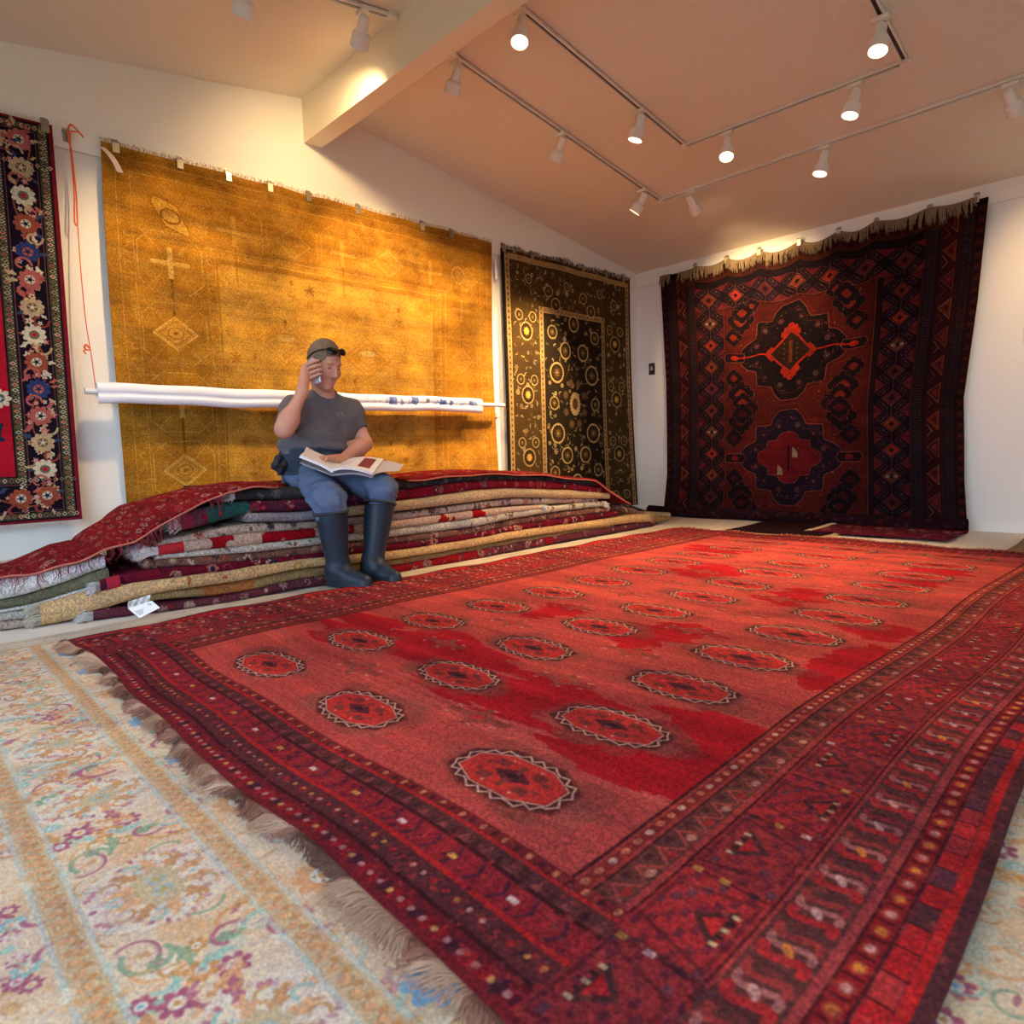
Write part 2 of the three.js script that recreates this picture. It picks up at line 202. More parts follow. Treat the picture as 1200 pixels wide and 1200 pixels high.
// --- pastel rug under it: one quarter, mirrored; x runs from the rug's end, y from its long edge (688 px a metre)
const pastelTex = texture(canvas(2048, 1396, (x, W, H) => {
  seed = 23;
  const S = 688, cream = [236, 204, 166], tan = [212, 148, 88], teal = [160, 200, 182], blue = [140, 176, 196], rose = [180, 92, 112], peach = [232, 166, 114], white = [240, 220, 194], green = [136, 166, 128];
  x.fillStyle = css(cream); x.fillRect(0, 0, W, H);
  for (let i = 0; i < 1500; i++) disc(x, rr(0, W), rr(0, H), rr(10, 46), rr(8, 34), css(pick([white, peach, teal, cream, tan, peach]), rr(0.12, 0.4)), rr(0, 3));
  const cart = (cx, cy, r) => { // a flower cartouche
    disc(x, cx, cy, r, r * 0.82, css(white, 0.75)); for (let k = 0; k < 54; k++) { const a = k / 54 * 6.283, q = r * (0.84 + 0.16 * Math.cos(a * 4) + 0.05 * Math.cos(a * 12)); disc(x, cx + Math.cos(a) * q, cy + Math.sin(a) * q * 0.82, rr(3, 6), rr(2, 4), css(pick([rose, rose, [196, 140, 140], peach]), rr(0.45, 0.85)), a); }
    for (let k = 0; k < 8; k++) { const a = k / 8 * 6.283; leaf(x, cx + Math.cos(a) * r * 0.2, cy + Math.sin(a) * r * 0.2, r * 0.5, a, css(k % 2 ? tan : peach, 0.8), 0.3, 5); scroll(x, cx + Math.cos(a + 0.4) * r * 0.58, cy + Math.sin(a + 0.4) * r * 0.5, r * 0.16, a, a + 4, css(pick([tan, teal, [196, 150, 110]]), 0.8), 4); }
    rosette(x, cx, cy, r * 0.34, 9, [css([214, 186, 140]), css([176, 196, 190], 0.9), css([206, 170, 90])]); };
  const spray = (cx, cy, n, r) => { for (let k = 0; k < n; k++) { const a = rr(0, 6.283), d = rr(0.2, 1) * r, px = cx + Math.cos(a) * d, py = cy + Math.sin(a) * d, c = pick([tan, tan, peach, peach, teal, white, tan, peach, teal, rose, green, tan, rose]); if (rnd() < 0.4) leaf(x, px, py, rr(16, 42), rr(0, 6.3), css(c, 0.75), 0.3, 5); else if (rnd() < 0.65) { scroll(x, px, py, rr(14, 34), a, a + rr(2, 4.8), css(c, 0.8), rr(3, 7)); leaf(x, px, py, rr(10, 20), a, css(pick([tan, peach, rose]), 0.7), 0.3); } else rosette(x, px, py, rr(9, 20), 7, [css(c), css(white), css(pick([tan, rose, blue]))]); } };
  for (let j = 0; j < 7; j++) for (let i = 0; i < 10; i++) spray(i * 210 + 80, j * 215 + 60, 34, 150);
  for (let j = 0; j < 5; j++) { cart(1.005 * S + (j % 2) * 16, (0.28 + j * 0.4) * S, 96); cart(0.45 * S, (0.4 + j * 0.42) * S, 110); }
  for (let j = 0; j < 6; j++) { cart(1.475 * S, (0.16 + j * 0.37) * S, 74); spray(1.475 * S, (0.34 + j * 0.37) * S, 30, 74); spray(1.25 * S, (0.2 + j * 0.37) * S, 16, 80); }
  for (const o of [1.345, 1.585, 1.845, 2.4, 0.72]) { // tan guard stripes edged in pale blue, running across the rug
    x.fillStyle = css([212, 178, 132], 0.85); x.fillRect(o * S - 13, 0, 26, H); x.fillStyle = css([200, 204, 184], 0.75); x.fillRect(o * S - 19, 0, 5, H); x.fillRect(o * S + 14, 0, 5, H); for (let y = 8; y < H; y += 20) { disc(x, o * S - 3, y, 7, 5, css(peach, 0.9)); disc(x, o * S + 5, y + 10, 5, 4, css(tan)); scroll(x, o * S, y, 9, y, y + 4, css([190, 146, 100], 0.7), 2.5); } }
  x.fillStyle = css(cream, 0.55); x.fillRect(1.615 * S, 0, 0.21 * S, H);
  for (let j = 0; j < 14; j++) { const cy = (0.06 + j * 0.15) * S, cx = (1.67 + (j % 2) * 0.07) * S; rosette(x, cx, cy, 34, 9, [css(j % 3 ? blue : peach), css(white), css(tan)]); scroll(x, cx + (j % 2 ? -50 : 60), cy + 24, 30, j, j + 3.6, css(rose, 0.8), 6); leaf(x, cx + 20, cy + 50, 44, 1 + j, css(teal), 0.4, 3); }
  for (let i = 0; i < 9; i++) for (let j = 0; j < 6; j++) { cart((1.98 + (i % 3) * 0.36) * S, (0.24 + j * 0.36) * S, 78); }
  x.fillStyle = css([224, 206, 176]); x.fillRect(0, 0, W, 0.13 * S); x.fillStyle = css([208, 178, 136]); x.fillRect(0, 0.13 * S, W, 0.02 * S);
  for (let i = 0; i < 500; i++) { x.fillStyle = css(pick([[214, 190, 158], [232, 216, 190]]), 0.4); x.fillRect(rr(0, W), rr(0, 0.13 * S), rr(20, 120), rr(2, 5)); }
  for (let i = 0; i < 3000; i++) { const y = rr(0.16 * S, H); disc(x, rr(0, W), y, rr(3, 12), rr(2, 7), css(pick([white, peach, tan, cream, teal, peach, tan]), rr(0.2, 0.6)), rr(0, 3)); }
  x.fillStyle = css([236, 200, 160], 0.07); x.fillRect(0, 0, W, H);
  wool(x, W, H, { knot: 0.1, band: 0.03, patch: 0.08, s: 31 });
}));
pastelTex.wrapS = pastelTex.wrapT = THREE.MirroredRepeatWrapping;

// --- red and navy floral rug, hangs beside the gold one: 1.4 x 1.98 m
const navyTex = texture(canvas(1024, 1448, (x, W, H) => {
  seed = 31;
  const S = 731, ink = [26, 18, 30], navy = [30, 34, 66], rosy = [176, 92, 84], sand = [186, 160, 120], ivory = [206, 194, 164], red = [176, 24, 42], olive = [70, 66, 44], rust = [150, 74, 52];
  x.fillStyle = css([120, 24, 36]); x.fillRect(0, 0, W, H);
  const inset = (o, ob, col) => { x.fillStyle = css(col); x.fillRect(o * S, ob * S, W - 2 * o * S, H - 2 * ob * S); };
  const gy = 1.0; inset(0.018, 0.012, ink); inset(0.026, 0.02, olive); inset(0.066, 0.05, ink); inset(0.073, 0.056, [110, 60, 62]); inset(0.077, 0.06, ink);
  const main0 = 0.077, main1 = 0.205, b0 = 0.06, b1 = 0.19;
  inset(main1, b1, [110, 60, 62]); inset(main1 + 0.005, b1 + 0.005, ink); inset(main1 + 0.012, b1 + 0.01, olive); inset(main1 + 0.05, b1 + 0.04, ink); inset(main1 + 0.057, b1 + 0.045, red);
  // small guards: crossed diamonds
  for (let y = 14; y < H - 10; y += 19) for (const cx of [0.046 * S, W - 0.046 * S, (main1 + 0.031) * S, W - (main1 + 0.031) * S]) { diamond(x, cx, y, 11, 8, css(pick([sand, ivory, [120, 110, 80]]), 0.9)); diamond(x, cx, y, 6, 4, css(pick([ink, red, olive]))); disc(x, cx + 9, y + 9, 2.4, 2.4, css(ivory)); }
  for (let px = 20; px < W - 10; px += 19) for (const cy of [0.035 * S, H - 0.035 * S, (b1 + 0.025) * S, H - (b1 + 0.025) * S]) { diamond(x, px, cy, 8, 9, css(pick([sand, ivory, [120, 110, 80]]), 0.9)); diamond(x, px, cy, 4, 5, css(pick([ink, red, olive]))); }
  const flower = (cx, cy, r, k) => rosette(x, cx, cy, r, 10, [[css(sand), css([110, 84, 60]), css(ivory)], [css(ivory), css([90, 110, 90]), css(red)], [css(rust), css(ivory), css(navy)], [css([48, 60, 108]), css(rosy), css(navy)], [css(rosy), css(ivory), css(ink)]][k % 5], k);
  const wander = (horizontal, c, from, to) => { // scrolling stem with palmettes
    let k = (c * 0.03) | 0; x.lineWidth = 6; x.lineCap = 'round'; x.strokeStyle = css(rust, 0.95); x.beginPath(); for (let t = from; t < to; t += 6) { const o = Math.sin(t / 62) * 30; const p = horizontal ? [t, c + o] : [c + o, t]; t === from ? x.moveTo(...p) : x.lineTo(...p); } x.stroke();
    for (let t = from + 26; t < to - 10; t += 98, k++) { const p = horizontal ? [t, c] : [c, t]; const o = Math.sin(t / 62) > 0 ? -1 : 1;
      for (let q = 0; q < 9; q++) { const a = rr(0, 6.3), d = rr(34, 56), lx = p[0] + Math.cos(a) * d * (horizontal ? 1 : 0.7), ly = p[1] + Math.sin(a) * d * (horizontal ? 0.7 : 1); if (q % 3) rosette(x, lx, ly, rr(8, 14), 5, [css(pick([rosy, ivory, sand, rosy])), css(pick([ivory, rust])), css(pick([rust, red]))], q); else leaf(x, lx, ly, rr(20, 40), a, css(pick([ivory, sand, rosy, [58, 70, 96]])), 0.35, 4); }
      flower(p[0], p[1], 36, k + ((c | 0) % 3)); scroll(x, p[0] + 20 * o, p[1] + 46, 28, 0, 4.4 * o, css(pick([rosy, sand, [140, 60, 50]])), 8); } };
  const mc = (main0 + main1) / 2 * S, bc = (b0 + b1) / 2 * S;
  wander(false, mc, 50, H - 40); wander(false, W - mc, 50, H - 40); wander(true, bc, 130, W - 130); wander(true, H - bc, 130, W - 130);
  for (let i = 0; i < 26; i++) { const cx = rr(0.32, 1.08) * S, cy = rr(0.3, 1.7) * S; leaf(x, cx, cy, rr(40, 90), rr(0, 6.3), css(pick([navy, [24, 48, 64], rosy, ivory])), 0.35, 4); rosette(x, cx + 20, cy + 30, rr(16, 34), 8, [css(pick([ivory, sand, rosy])), css(navy), css(ivory)]); }
  leaf(x, W - 0.3 * S, H - 0.5 * S, 70, 2.2, css([20, 50, 62]), 0.4, 5); leaf(x, W - 0.29 * S, H - 0.42 * S, 60, 3.3, css([20, 44, 66]), 0.35, 4); rosette(x, W - 0.3 * S, H - 0.62 * S, 34, 8, [css(ivory), css([50, 90, 90]), css(ivory)]);
  wool(x, W, H, { knot: 0.16, band: 0.04, patch: 0.06, s: 41 });
}));

// --- worn gold rug: 2.74 x 2.24 m
const goldTex = texture(canvas(1640, 1340, (x, W, H) => {
  seed = 41;
  const S = 598, base = [172, 116, 34], light = [214, 166, 74], deep = [134, 82, 18], line = [218, 176, 92], umber = [112, 66, 14], rust = [158, 84, 22];
  x.fillStyle = css(base); x.fillRect(0, 0, W, H);
  const fx0 = 0.56 * S, fx1 = W - 0.62 * S, fy0 = 0.53 * S, fy1 = H - 0.3 * S;
  x.fillStyle = css([202, 148, 56]); x.fillRect(fx0, fy0, fx1 - fx0, fy1 - fy0);
  for (let i = 0; i < 700; i++) disc(x, rr(0, W), rr(0, H), rr(8, 70), rr(6, 40), css(pick([light, base, deep, [196, 140, 50], [150, 96, 26]]), rr(0.05, 0.22)), rr(-0.3, 0.3));
  for (let i = 0; i < 240; i++) disc(x, rr(0, W), rr(0, 0.3) * S, rr(10, 60), rr(5, 22), css(deep, rr(0.06, 0.24)));
  const hexa = (cx, cy, a, b) => [[cx - a * 0.55, cy - b], [cx + a * 0.55, cy - b], [cx + a, cy - b * 0.6], [cx + a, cy + b * 0.6], [cx + a * 0.55, cy + b], [cx - a * 0.55, cy + b], [cx - a, cy + b * 0.6], [cx - a, cy - b * 0.6]];
  const cell = (cx, cy, kind) => {
    poly(x, hexa(cx, cy, 0.165 * S, 0.165 * S), null, css(line, 0.6), 4);
    for (let k = 0; k < 4; k++) { x.strokeStyle = css(line, 0.45); x.lineWidth = 3.5; x.beginPath(); x.moveTo(cx + (k % 2 ? 1 : -1) * 0.15 * S, cy + (k < 2 ? 1 : -1) * 0.17 * S); x.lineTo(cx + (k % 2 ? 1 : -1) * 0.04 * S, cy + (k < 2 ? 1 : -1) * 0.05 * S); x.stroke(); }
    if (kind === 0) { x.fillStyle = css([216, 172, 80]); x.fillRect(cx - 8, cy - 0.085 * S, 16, 0.17 * S); x.fillRect(cx - 0.1 * S, cy - 7, 0.2 * S, 14); x.fillStyle = css(umber, 0.75); x.fillRect(cx - 4, cy + 0.09 * S, 8, 0.2 * S); }
    if (kind === 1) { diamond(x, cx, cy, 0.115 * S, 0.09 * S, css(light, 0.55), css(line), 4); diamond(x, cx, cy, 0.085 * S, 0.065 * S, null, css(rust, 0.6), 4); disc(x, cx, cy, 24, 18, css([206, 150, 56])); ring(x, cx, cy, 24, 18, css(rust, 0.8), 4); disc(x, cx, cy, 7, 6, css(rust, 0.9)); }
  };
  for (let j = 0; j < 5; j++) for (const cx of [0.31 * S, W - 0.33 * S]) { x.globalAlpha = cx > 600 ? 0.35 : 0.95; cell(cx, (0.57 + j * 0.385) * S, j % 2); x.globalAlpha = 1; }
  for (let i = 1; i < 7; i++) { x.globalAlpha = 0.4; cell((0.31 + i * 0.36) * S, 0.33 * S, (i + 1) % 2); x.globalAlpha = 1; }
  x.save(); x.translate(0.33 * S, 0.31 * S); x.rotate(0.25); poly(x, [[-66, -44], [10, -40], [66, 30], [66, 46], [-8, 40], [-66, -16]], css([208, 156, 58]), css(deep, 0.9), 4); ring(x, 0, 2, 30, 22, css(deep, 0.9), 7); disc(x, 0, 2, 13, 10, css(light)); x.restore();
  ring(x, W - 0.36 * S, 0.31 * S, 40, 36, css(line, 0.8), 5); ring(x, W - 0.36 * S, 0.31 * S, 22, 20, css(rust, 0.5), 5);
  x.strokeStyle = css(line, 0.45); x.lineWidth = 3; for (const o of [0.06, 0.13, 0.5, 0.545]) { x.strokeRect(o * S, o * S * 0.9, W - 2 * o * S, H); }
  for (let j = 0; j < 22; j++) for (const cx of [0.1 * S, 0.522 * S, W - 0.1 * S, W - 0.565 * S]) { disc(x, cx + (j % 2 ? 6 : -6), (0.4 + j * 0.085) * S, 9, 7, css(j % 2 ? light : rust, 0.4)); scroll(x, cx, (0.44 + j * 0.085) * S, 14, j, j + 4, css(line, 0.5), 3); }
  for (let i = 0; i < 30; i++) { const cx = rr(fx0 + 40, fx1 - 40), cy = rr(fy0 + 30, fy1), c = css(pick([rust, [176, 104, 26], umber]), rr(0.4, 0.65)); if (i % 2) for (let k = 0; k < 8; k++) leaf(x, cx, cy, rr(16, 30), k * 0.785, c, 0.3); else { x.strokeStyle = css(rust, 0.35); x.lineWidth = 2.5; x.beginPath(); x.moveTo(cx, cy); x.lineTo(cx, cy + rr(60, 110)); x.stroke(); leaf(x, cx, cy, 26, -1.57, c, 0.5, 4); leaf(x, cx, cy + 40, 22, -0.6, c); leaf(x, cx, cy + 40, 22, -2.5, c); } }
  for (const [cx, cy] of [[0.95, 0.95], [1.55, 1.0]]) { for (let k = 0; k < 3; k++) diamond(x, cx * S, cy * S, 110 - k * 30, 80 - k * 22, null, css(rust, 0.32), 5); disc(x, cx * S, (cy - 0.03) * S, 34, 13, css([226, 190, 116], 0.8)); }
  for (let i = 0; i < 1100; i++) disc(x, rr(0, W), rr(0, H), rr(8, 60), rr(6, 34), css(pick([[180, 122, 36], [196, 140, 52], [160, 104, 28], [206, 154, 62], [150, 96, 26]]), rr(0.06, 0.26)), rr(-0.4, 0.4));
  for (let i = 0; i < 1600; i++) { x.fillStyle = css(pick([deep, umber, light, [224, 184, 104]]), rr(0.1, 0.4)); x.fillRect(rr(0, W), rr(0, H), rr(2, 9), rr(2, 5)); }
  wool(x, W, H, { knot: 0.22, band: 0.08, patch: 0.2, s: 51 });
}));

// --- dark brown rug with tan rings: 1.75 x 2.24 m
const brownTex = texture(canvas(1120, 1434, (x, W, H) => {
  seed = 51;
  const S = 640, ground = [74, 54, 26], field = [42, 32, 20], tan = [204, 170, 104], gold = [216, 164, 62], mid = [112, 84, 44];
  x.fillStyle = css(ground); x.fillRect(0, 0, W, H);
  x.fillStyle = css([30, 24, 18]); x.fillRect(0, 0, 0.02 * S, H); x.fillRect(W - 0.015 * S, 0, 0.015 * S, H);
  const stripe = (o, w) => { x.strokeStyle = css([160, 128, 76]); x.lineWidth = w * S; x.strokeRect(o * S, o * S * 0.98, W - 2 * o * S, H * 1.5); x.strokeStyle = css([200, 172, 116]); x.lineWidth = 2.5; x.strokeRect((o - w / 2) * S, (o - w / 2) * S * 0.98, W - 2 * (o - w / 2) * S, H * 1.5); x.strokeRect((o + w / 2) * S, (o + w / 2) * S * 0.98, W - 2 * (o + w / 2) * S, H * 1.5); };
  x.fillStyle = css(field); x.fillRect(0.46 * S, 0.43 * S, W - 0.92 * S, H);
  stripe(0.445, 0.045); stripe(0.05, 0.04);
  for (let y = 0.42 * S; y < H; y += 30) for (const cx of [0.445 * S, W - 0.445 * S]) diamond(x, cx, y, 7, 9, css([96, 56, 26]));
  for (let px = 0.44 * S; px < W - 0.42 * S; px += 34) { diamond(x, px, 0.436 * S, 8, 6, css([96, 56, 26])); }
  for (let y = 20; y < H; y += 30) for (const cx of [0.05 * S, W - 0.05 * S]) diamond(x, cx, y, 7, 9, css([84, 60, 30]));
  const medal = (cx, cy, r, kind) => { disc(x, cx, cy, r * 0.96, r * 1.0, css([50, 36, 18])); for (let k = 0; k < 30; k++) { const a = k / 30 * 6.283; disc(x, cx + Math.cos(a) * r, cy + Math.sin(a) * r, r * 0.1 + 1.2, r * 0.07 + 1, css(kind ? [168, 140, 86] : tan), a); } ring(x, cx, cy, r * 0.93, r * 0.95, css(tan, 0.9), 2.2); ring(x, cx, cy, r * 0.6, r * 0.6, css(mid, 0.7), 2); rosette(x, cx, cy, r * 0.46, 8, [css(kind === 2 ? gold : mid), css(kind === 2 ? [216, 176, 84] : [80, 58, 30]), css(kind === 2 ? [150, 110, 40] : tan)]); diamond(x, cx, cy, r * 0.13, r * 0.13, css(tan)); };
  for (let i = 0; i < 900; i++) { const cx = rr(0.08 * S, W - 0.08 * S), cy = rnd() * H, a = rnd() * 6.3, c = css(pick([tan, [206, 184, 136], [150, 122, 74]]), rr(0.45, 0.95)); if (Math.abs(Math.min(cx, W - cx) - 0.445 * S) < 22 && cy > 0.4 * S) continue; const k = rnd(); if (k < 0.6) { leaf(x, cx, cy, rr(16, 30), a, c, 0.26); leaf(x, cx, cy, rr(8, 16), a + 1.2, c, 0.3); } else if (k < 0.8) scroll(x, cx, cy, rr(10, 20), a, a + rr(2, 4), c, 3); else rosette(x, cx, cy, rr(9, 16), 6, [c, css(field), css(tan)]); }
  for (let j = 0; j < 4; j++) for (const bx of [0.25, 1.505]) { medal(bx * S, (0.66 + j * 0.535 - 0.02) * S, 47, 2); medal((bx - 0.085) * S, (0.9 + j * 0.535) * S - 248, 27, 1); medal((bx + 0.085) * S, (0.9 + j * 0.535) * S - 248, 27, 1); }
  for (let i = 0; i < 6; i++) { medal((0.3 + i * 0.24) * S, (0.2 + (i % 2) * 0.07) * S, i % 2 ? 30 : 24, 1); }
  const cx = W / 2, cy = 1.235 * S;
  for (const s of [-1, 1]) { for (const t of [-1, 1]) { medal(cx + s * 0.25 * S, cy + t * 0.27 * S, 54, 0); medal(cx + s * 0.13 * S, cy + t * 0.47 * S, 46, 0); medal(cx + s * 0.3 * S, cy + t * 0.62 * S, 36, 1); medal(cx + s * 0.25 * S, cy + t * 0.86 * S, 34, 1); } medal(cx + s * 0.29 * S, cy, 36, 1); medal(cx, cy + s * 0.72 * S, 44, 0); }
  for (let k = 0; k < 8; k++) { const a = k / 8 * 6.283 + 0.39; rosette(x, cx + Math.cos(a) * 0.145 * S, cy + Math.sin(a) * 0.2 * S, 26, 8, [css([96, 70, 40]), css([130, 104, 60]), css([70, 50, 26])]); }
  disc(x, cx, cy, 46, 64, css([178, 146, 92])); for (let k = 0; k < 20; k++) { const a = k / 20 * 6.283; disc(x, cx + Math.cos(a) * 46, cy + Math.sin(a) * 64, 6, 6, css([188, 158, 104])); } disc(x, cx, cy, 25, 33, css([88, 62, 34])); ring(x, cx, cy, 36, 48, css([206, 178, 124]), 3);
  wool(x, W, H, { knot: 0.2, band: 0.06, patch: 0.12, s: 61 });
}));

// --- dark red rug with latched medallions on the far wall: 2.64 x 2.5 m (the last stretch rolls up on the floor)
const latchTex = texture(canvas(1584, 1500, (x, W, H) => {
  seed = 61;
  const S = 600, night = [24, 18, 22], rust = [98, 28, 18], line = [156, 80, 64], fire = [206, 48, 24], maroon = [84, 20, 26], ivory = [186, 166, 128], navy = [28, 26, 44], umber = [70, 34, 18];
  x.fillStyle = css([36, 20, 20]); x.fillRect(0, 0, W, H);
  const vband = (o0, o1, col) => { x.fillStyle = css(col); x.fillRect(o0 * S, 0, (o1 - o0) * S, H); x.fillRect(W - o1 * S, 0, (o1 - o0) * S, H); };
  vband(0, 0.05, [62, 24, 18]); vband(0.05, 0.06, night); vband(0.06, 0.14, [40, 30, 30]); vband(0.14, 0.15, [70, 26, 22]); vband(0.15, 0.27, [58, 22, 18]); vband(0.27, 0.28, night); vband(0.28, 0.36, [38, 30, 32]); vband(0.36, 0.37, [86, 36, 26]);
  for (let y = 6; y < H; y += 26) for (const m of [0, 1]) { const X = (o) => (m ? W - o * S : o * S), c = (y / 26) | 0; x.fillStyle = css(c % 2 ? [96, 40, 24] : night); x.fillRect(X(0.025) - 10, y, 20, 15);
    for (const o of [0.1, 0.32]) { poly(x, [[X(o) - 18, y], [X(o) + 4, y + 5], [X(o) - 6, y + 13], [X(o) + 18, y + 18], [X(o) + 18, y + 23], [X(o) - 16, y + 16], [X(o) - 4, y + 9], [X(o) - 18, y + 5]], css(pick([[60, 52, 48], [74, 48, 40], [52, 54, 66]]))); disc(x, X(o) + 14, y + 6, 3, 3, css([110, 70, 56])); } }
  for (let y = 30; y < H; y += 132) for (const m of [0, 1]) { const X = (o) => (m ? W - o * S : o * S), c = (y / 132) | 0; poly(x, [[X(0.17), y], [X(0.25), y + 40], [X(0.17), y + 96]], css(c % 2 ? [126, 50, 26] : [96, 30, 28]), css(c % 3 ? line : [176, 120, 60]), 3); poly(x, [[X(0.185), y + 24], [X(0.22), y + 42], [X(0.185), y + 66]], css(c % 2 ? maroon : [150, 48, 34])); x.strokeStyle = css(c % 3 === 1 ? ivory : line, 0.8); x.lineWidth = 3; x.beginPath(); x.moveTo(X(0.25), y + 64); x.lineTo(X(0.215), y + 96); x.lineTo(X(0.25), y + 122); x.stroke(); }
  // broad border of linked diamonds
  const bx0 = 0.37, bx1 = 0.64, cell = (cx, cy, a, b, k) => {
    x.fillStyle = css(night); x.fillRect(cx - a, cy - b, 2 * a, 2 * b);
    for (const [sx, sy] of [[-1, -1], [1, -1], [-1, 1], [1, 1]]) { poly(x, [[cx + sx * a, cy + sy * b], [cx + sx * a * 0.45, cy + sy * b], [cx + sx * a, cy + sy * b * 0.45]], css(k % 2 ? [120, 42, 36] : [96, 34, 40])); poly(x, [[cx + sx * a * 0.18, cy + sy * b * 0.78], [cx + sx * a * 0.36, cy + sy * b * 0.94], [cx + sx * a * 0.84, cy + sy * b * 0.36], [cx + sx * a * 0.66, cy + sy * b * 0.2]], css(k % 2 ? navy : [18, 14, 16]), css([112, 62, 58]), 2.5); leaf(x, cx + sx * a * 0.5, cy + sy * b * 0.55, 13, sx * sy, css([150, 110, 96])); }
    const hot = k % 5; diamond(x, cx, cy, a * 0.56, b * 0.62, css([40, 18, 22]), css(line), 3); diamond(x, cx, cy, a * 0.42, b * 0.47, css([[150, 60, 28], [110, 36, 30], [200, 50, 26], [96, 30, 44], [120, 84, 40]][hot]), css([176, 96, 70]), 2.5); diamond(x, cx, cy, a * 0.16, b * 0.2, css(night)); if (hot === 4) { leaf(x, cx - a * 0.38, cy, a * 0.3, 0, css(ivory), 0.6); leaf(x, cx + a * 0.38, cy, a * 0.3, 3.14, css(ivory), 0.6); }
    x.strokeStyle = css([130, 70, 62]); x.lineWidth = 3; x.beginPath(); x.moveTo(cx, cy - b); x.lineTo(cx, cy - b * 0.6); x.moveTo(cx, cy + b * 0.6); x.lineTo(cx, cy + b); x.stroke(); };
  for (let j = 0; j < 11; j++) { cell((bx0 + bx1) / 2 * S, (0.36 + j * 0.22) * S, 0.13 * S, 0.108 * S, j * 3 + 1); cell(W - (bx0 + bx1) / 2 * S, (0.36 + j * 0.22) * S, 0.13 * S, 0.108 * S, j * 2 + 3); }
  x.fillStyle = css(night); x.fillRect(bx0 * S, 0.14 * S, W - 2 * bx0 * S, 0.32 * S); for (let i = 0; i < 7; i++) cell((0.5 + i * 0.274) * S, 0.34 * S, 0.137 * S, 0.115 * S, [1, 2, 3, 0, 2, 3, 1][i]);
  x.fillStyle = css([52, 26, 16]); x.fillRect(0.2 * S, 0.06 * S, W - 0.4 * S, 0.1 * S); for (let px = 0.22 * S; px < W - 0.22 * S; px += 34) poly(x, [[px, 0.15 * S], [px + 17, 0.085 * S], [px + 34, 0.15 * S]], css(pick([[84, 36, 18], [70, 30, 16]])), css([110, 52, 30]), 2);
  x.fillStyle = css([22, 14, 14]); x.fillRect(0, 0, W, 0.05 * S);
  // field
  const f0 = 0.66 * S, f1 = W - 0.7 * S, ft = 0.475 * S; x.fillStyle = css([130, 56, 30]); x.fillRect(f0 - 12, ft - 12, f1 - f0 + 24, H); x.fillStyle = css([60, 26, 20]); x.fillRect(f0 - 6, ft - 6, f1 - f0 + 12, H); x.fillStyle = css(rust); x.fillRect(f0, ft, f1 - f0, H);
  const fc = 1.28 * S;
  const ring8 = (cx, cy, a, b, fill, stroke, lw) => { const p = []; for (let k = 0; k < 40; k++) { const t = k / 40 * 6.283, m = 0.9 + 0.08 * Math.cos(t * 4) + 0.07 * Math.cos(t * 8) - 0.05 * Math.cos(t * 12); p.push([cx + Math.cos(t) * a * m, cy + Math.sin(t) * b * m]); } poly(x, p, fill, stroke, lw); };
  for (const [cyM, n] of [[0.96, 0], [1.95, 1]]) {
    const cy = cyM * S; // corner pieces
    for (const sx of [-1, 1]) for (const sy of [-1, 1]) { const px = fc + sx * 0.47 * S, py = cy + sy * 0.36 * S; for (const [ox, oy, r] of [[0, 0, 0.13], [-0.1 * sx, 0.12 * sy, 0.08], [0.07 * sx, -0.16 * sy, 0.09], [-0.02 * sx, 0.08 * sy, 0.1]]) { ring8(px + ox * S, py + oy * S, r * S, r * S, css(night), css(line, 0.7), 3); ring8(px + ox * S, py + oy * S, r * 0.45 * S, r * 0.4 * S, css(n ? maroon : [150, 48, 26])); } }
    ring8(fc, cy, 0.47 * S, 0.45 * S, css(n ? navy : [20, 18, 18]), css(line), 5); ring8(fc, cy, 0.4 * S, 0.385 * S, null, css([92, 46, 40], 0.8), 4); ring8(fc, cy, 0.53 * S, 0.5 * S, null, css([150, 62, 44], 0.5), 4);
    for (let k = 0; k < 16; k++) { const t = k / 16 * 6.283 + 0.1; leaf(x, fc + Math.cos(t) * 0.37 * S, cy + Math.sin(t) * 0.36 * S, 24, t + 1.57, css(pick([[120, 56, 44], [84, 70, 60], [140, 60, 40]]), 0.8), 0.35, 4); }
    for (let k = 0; k < 12; k++) { const t = k / 12 * 6.283 + 0.26; rosette(x, fc + Math.cos(t) * 0.33 * S, cy + Math.sin(t) * 0.31 * S, 17, 6, [css(pick([[130, 60, 50], [110, 84, 72], [90, 40, 34]])), css(night), css(ivory)]); }
    if (n === 0) { for (const [u, v, q] of [[0, -0.17, 0.085], [0, 0.17, 0.085], [-0.17, 0, 0.06], [0.17, 0, 0.06]]) { ring8(fc + u * S, cy + v * S, q * S, q * 1.1 * S, css(fire)); rosette(x, fc + u * S, cy + v * S, 16, 6, [css([150, 30, 20]), css([90, 30, 20]), css(fire)]); } x.strokeStyle = css([214, 78, 46]); x.lineWidth = 7; diamond(x, fc, cy, 0.19 * S, 0.19 * S, css([44, 30, 18]), css(fire), 12); x.fillStyle = css([120, 62, 22]); x.fillRect(fc - 9, cy - 62, 18, 124); for (let k = 0; k < 8; k++) disc(x, fc + (k % 2 ? 34 : -34), cy - 50 + k * 14, 5, 4, css([110, 90, 50])); }
    else { ring8(fc, cy, 0.3 * S, 0.24 * S, css([128, 24, 26]), css(line), 4); for (const [u, v, f] of [[0.04, -0.1, 1], [-0.1, 0.06, -1]]) { poly(x, [[fc + u * S, cy + v * S], [fc + (u + 0.045) * S, cy + (v + 0.05) * S], [fc + (u + 0.045) * S, cy + (v + 0.1) * S], [fc + (u - 0.005) * S, cy + (v + 0.1) * S]], css(ivory)); } x.fillStyle = css(night); x.fillRect(fc - 6, cy - 70, 12, 140); }
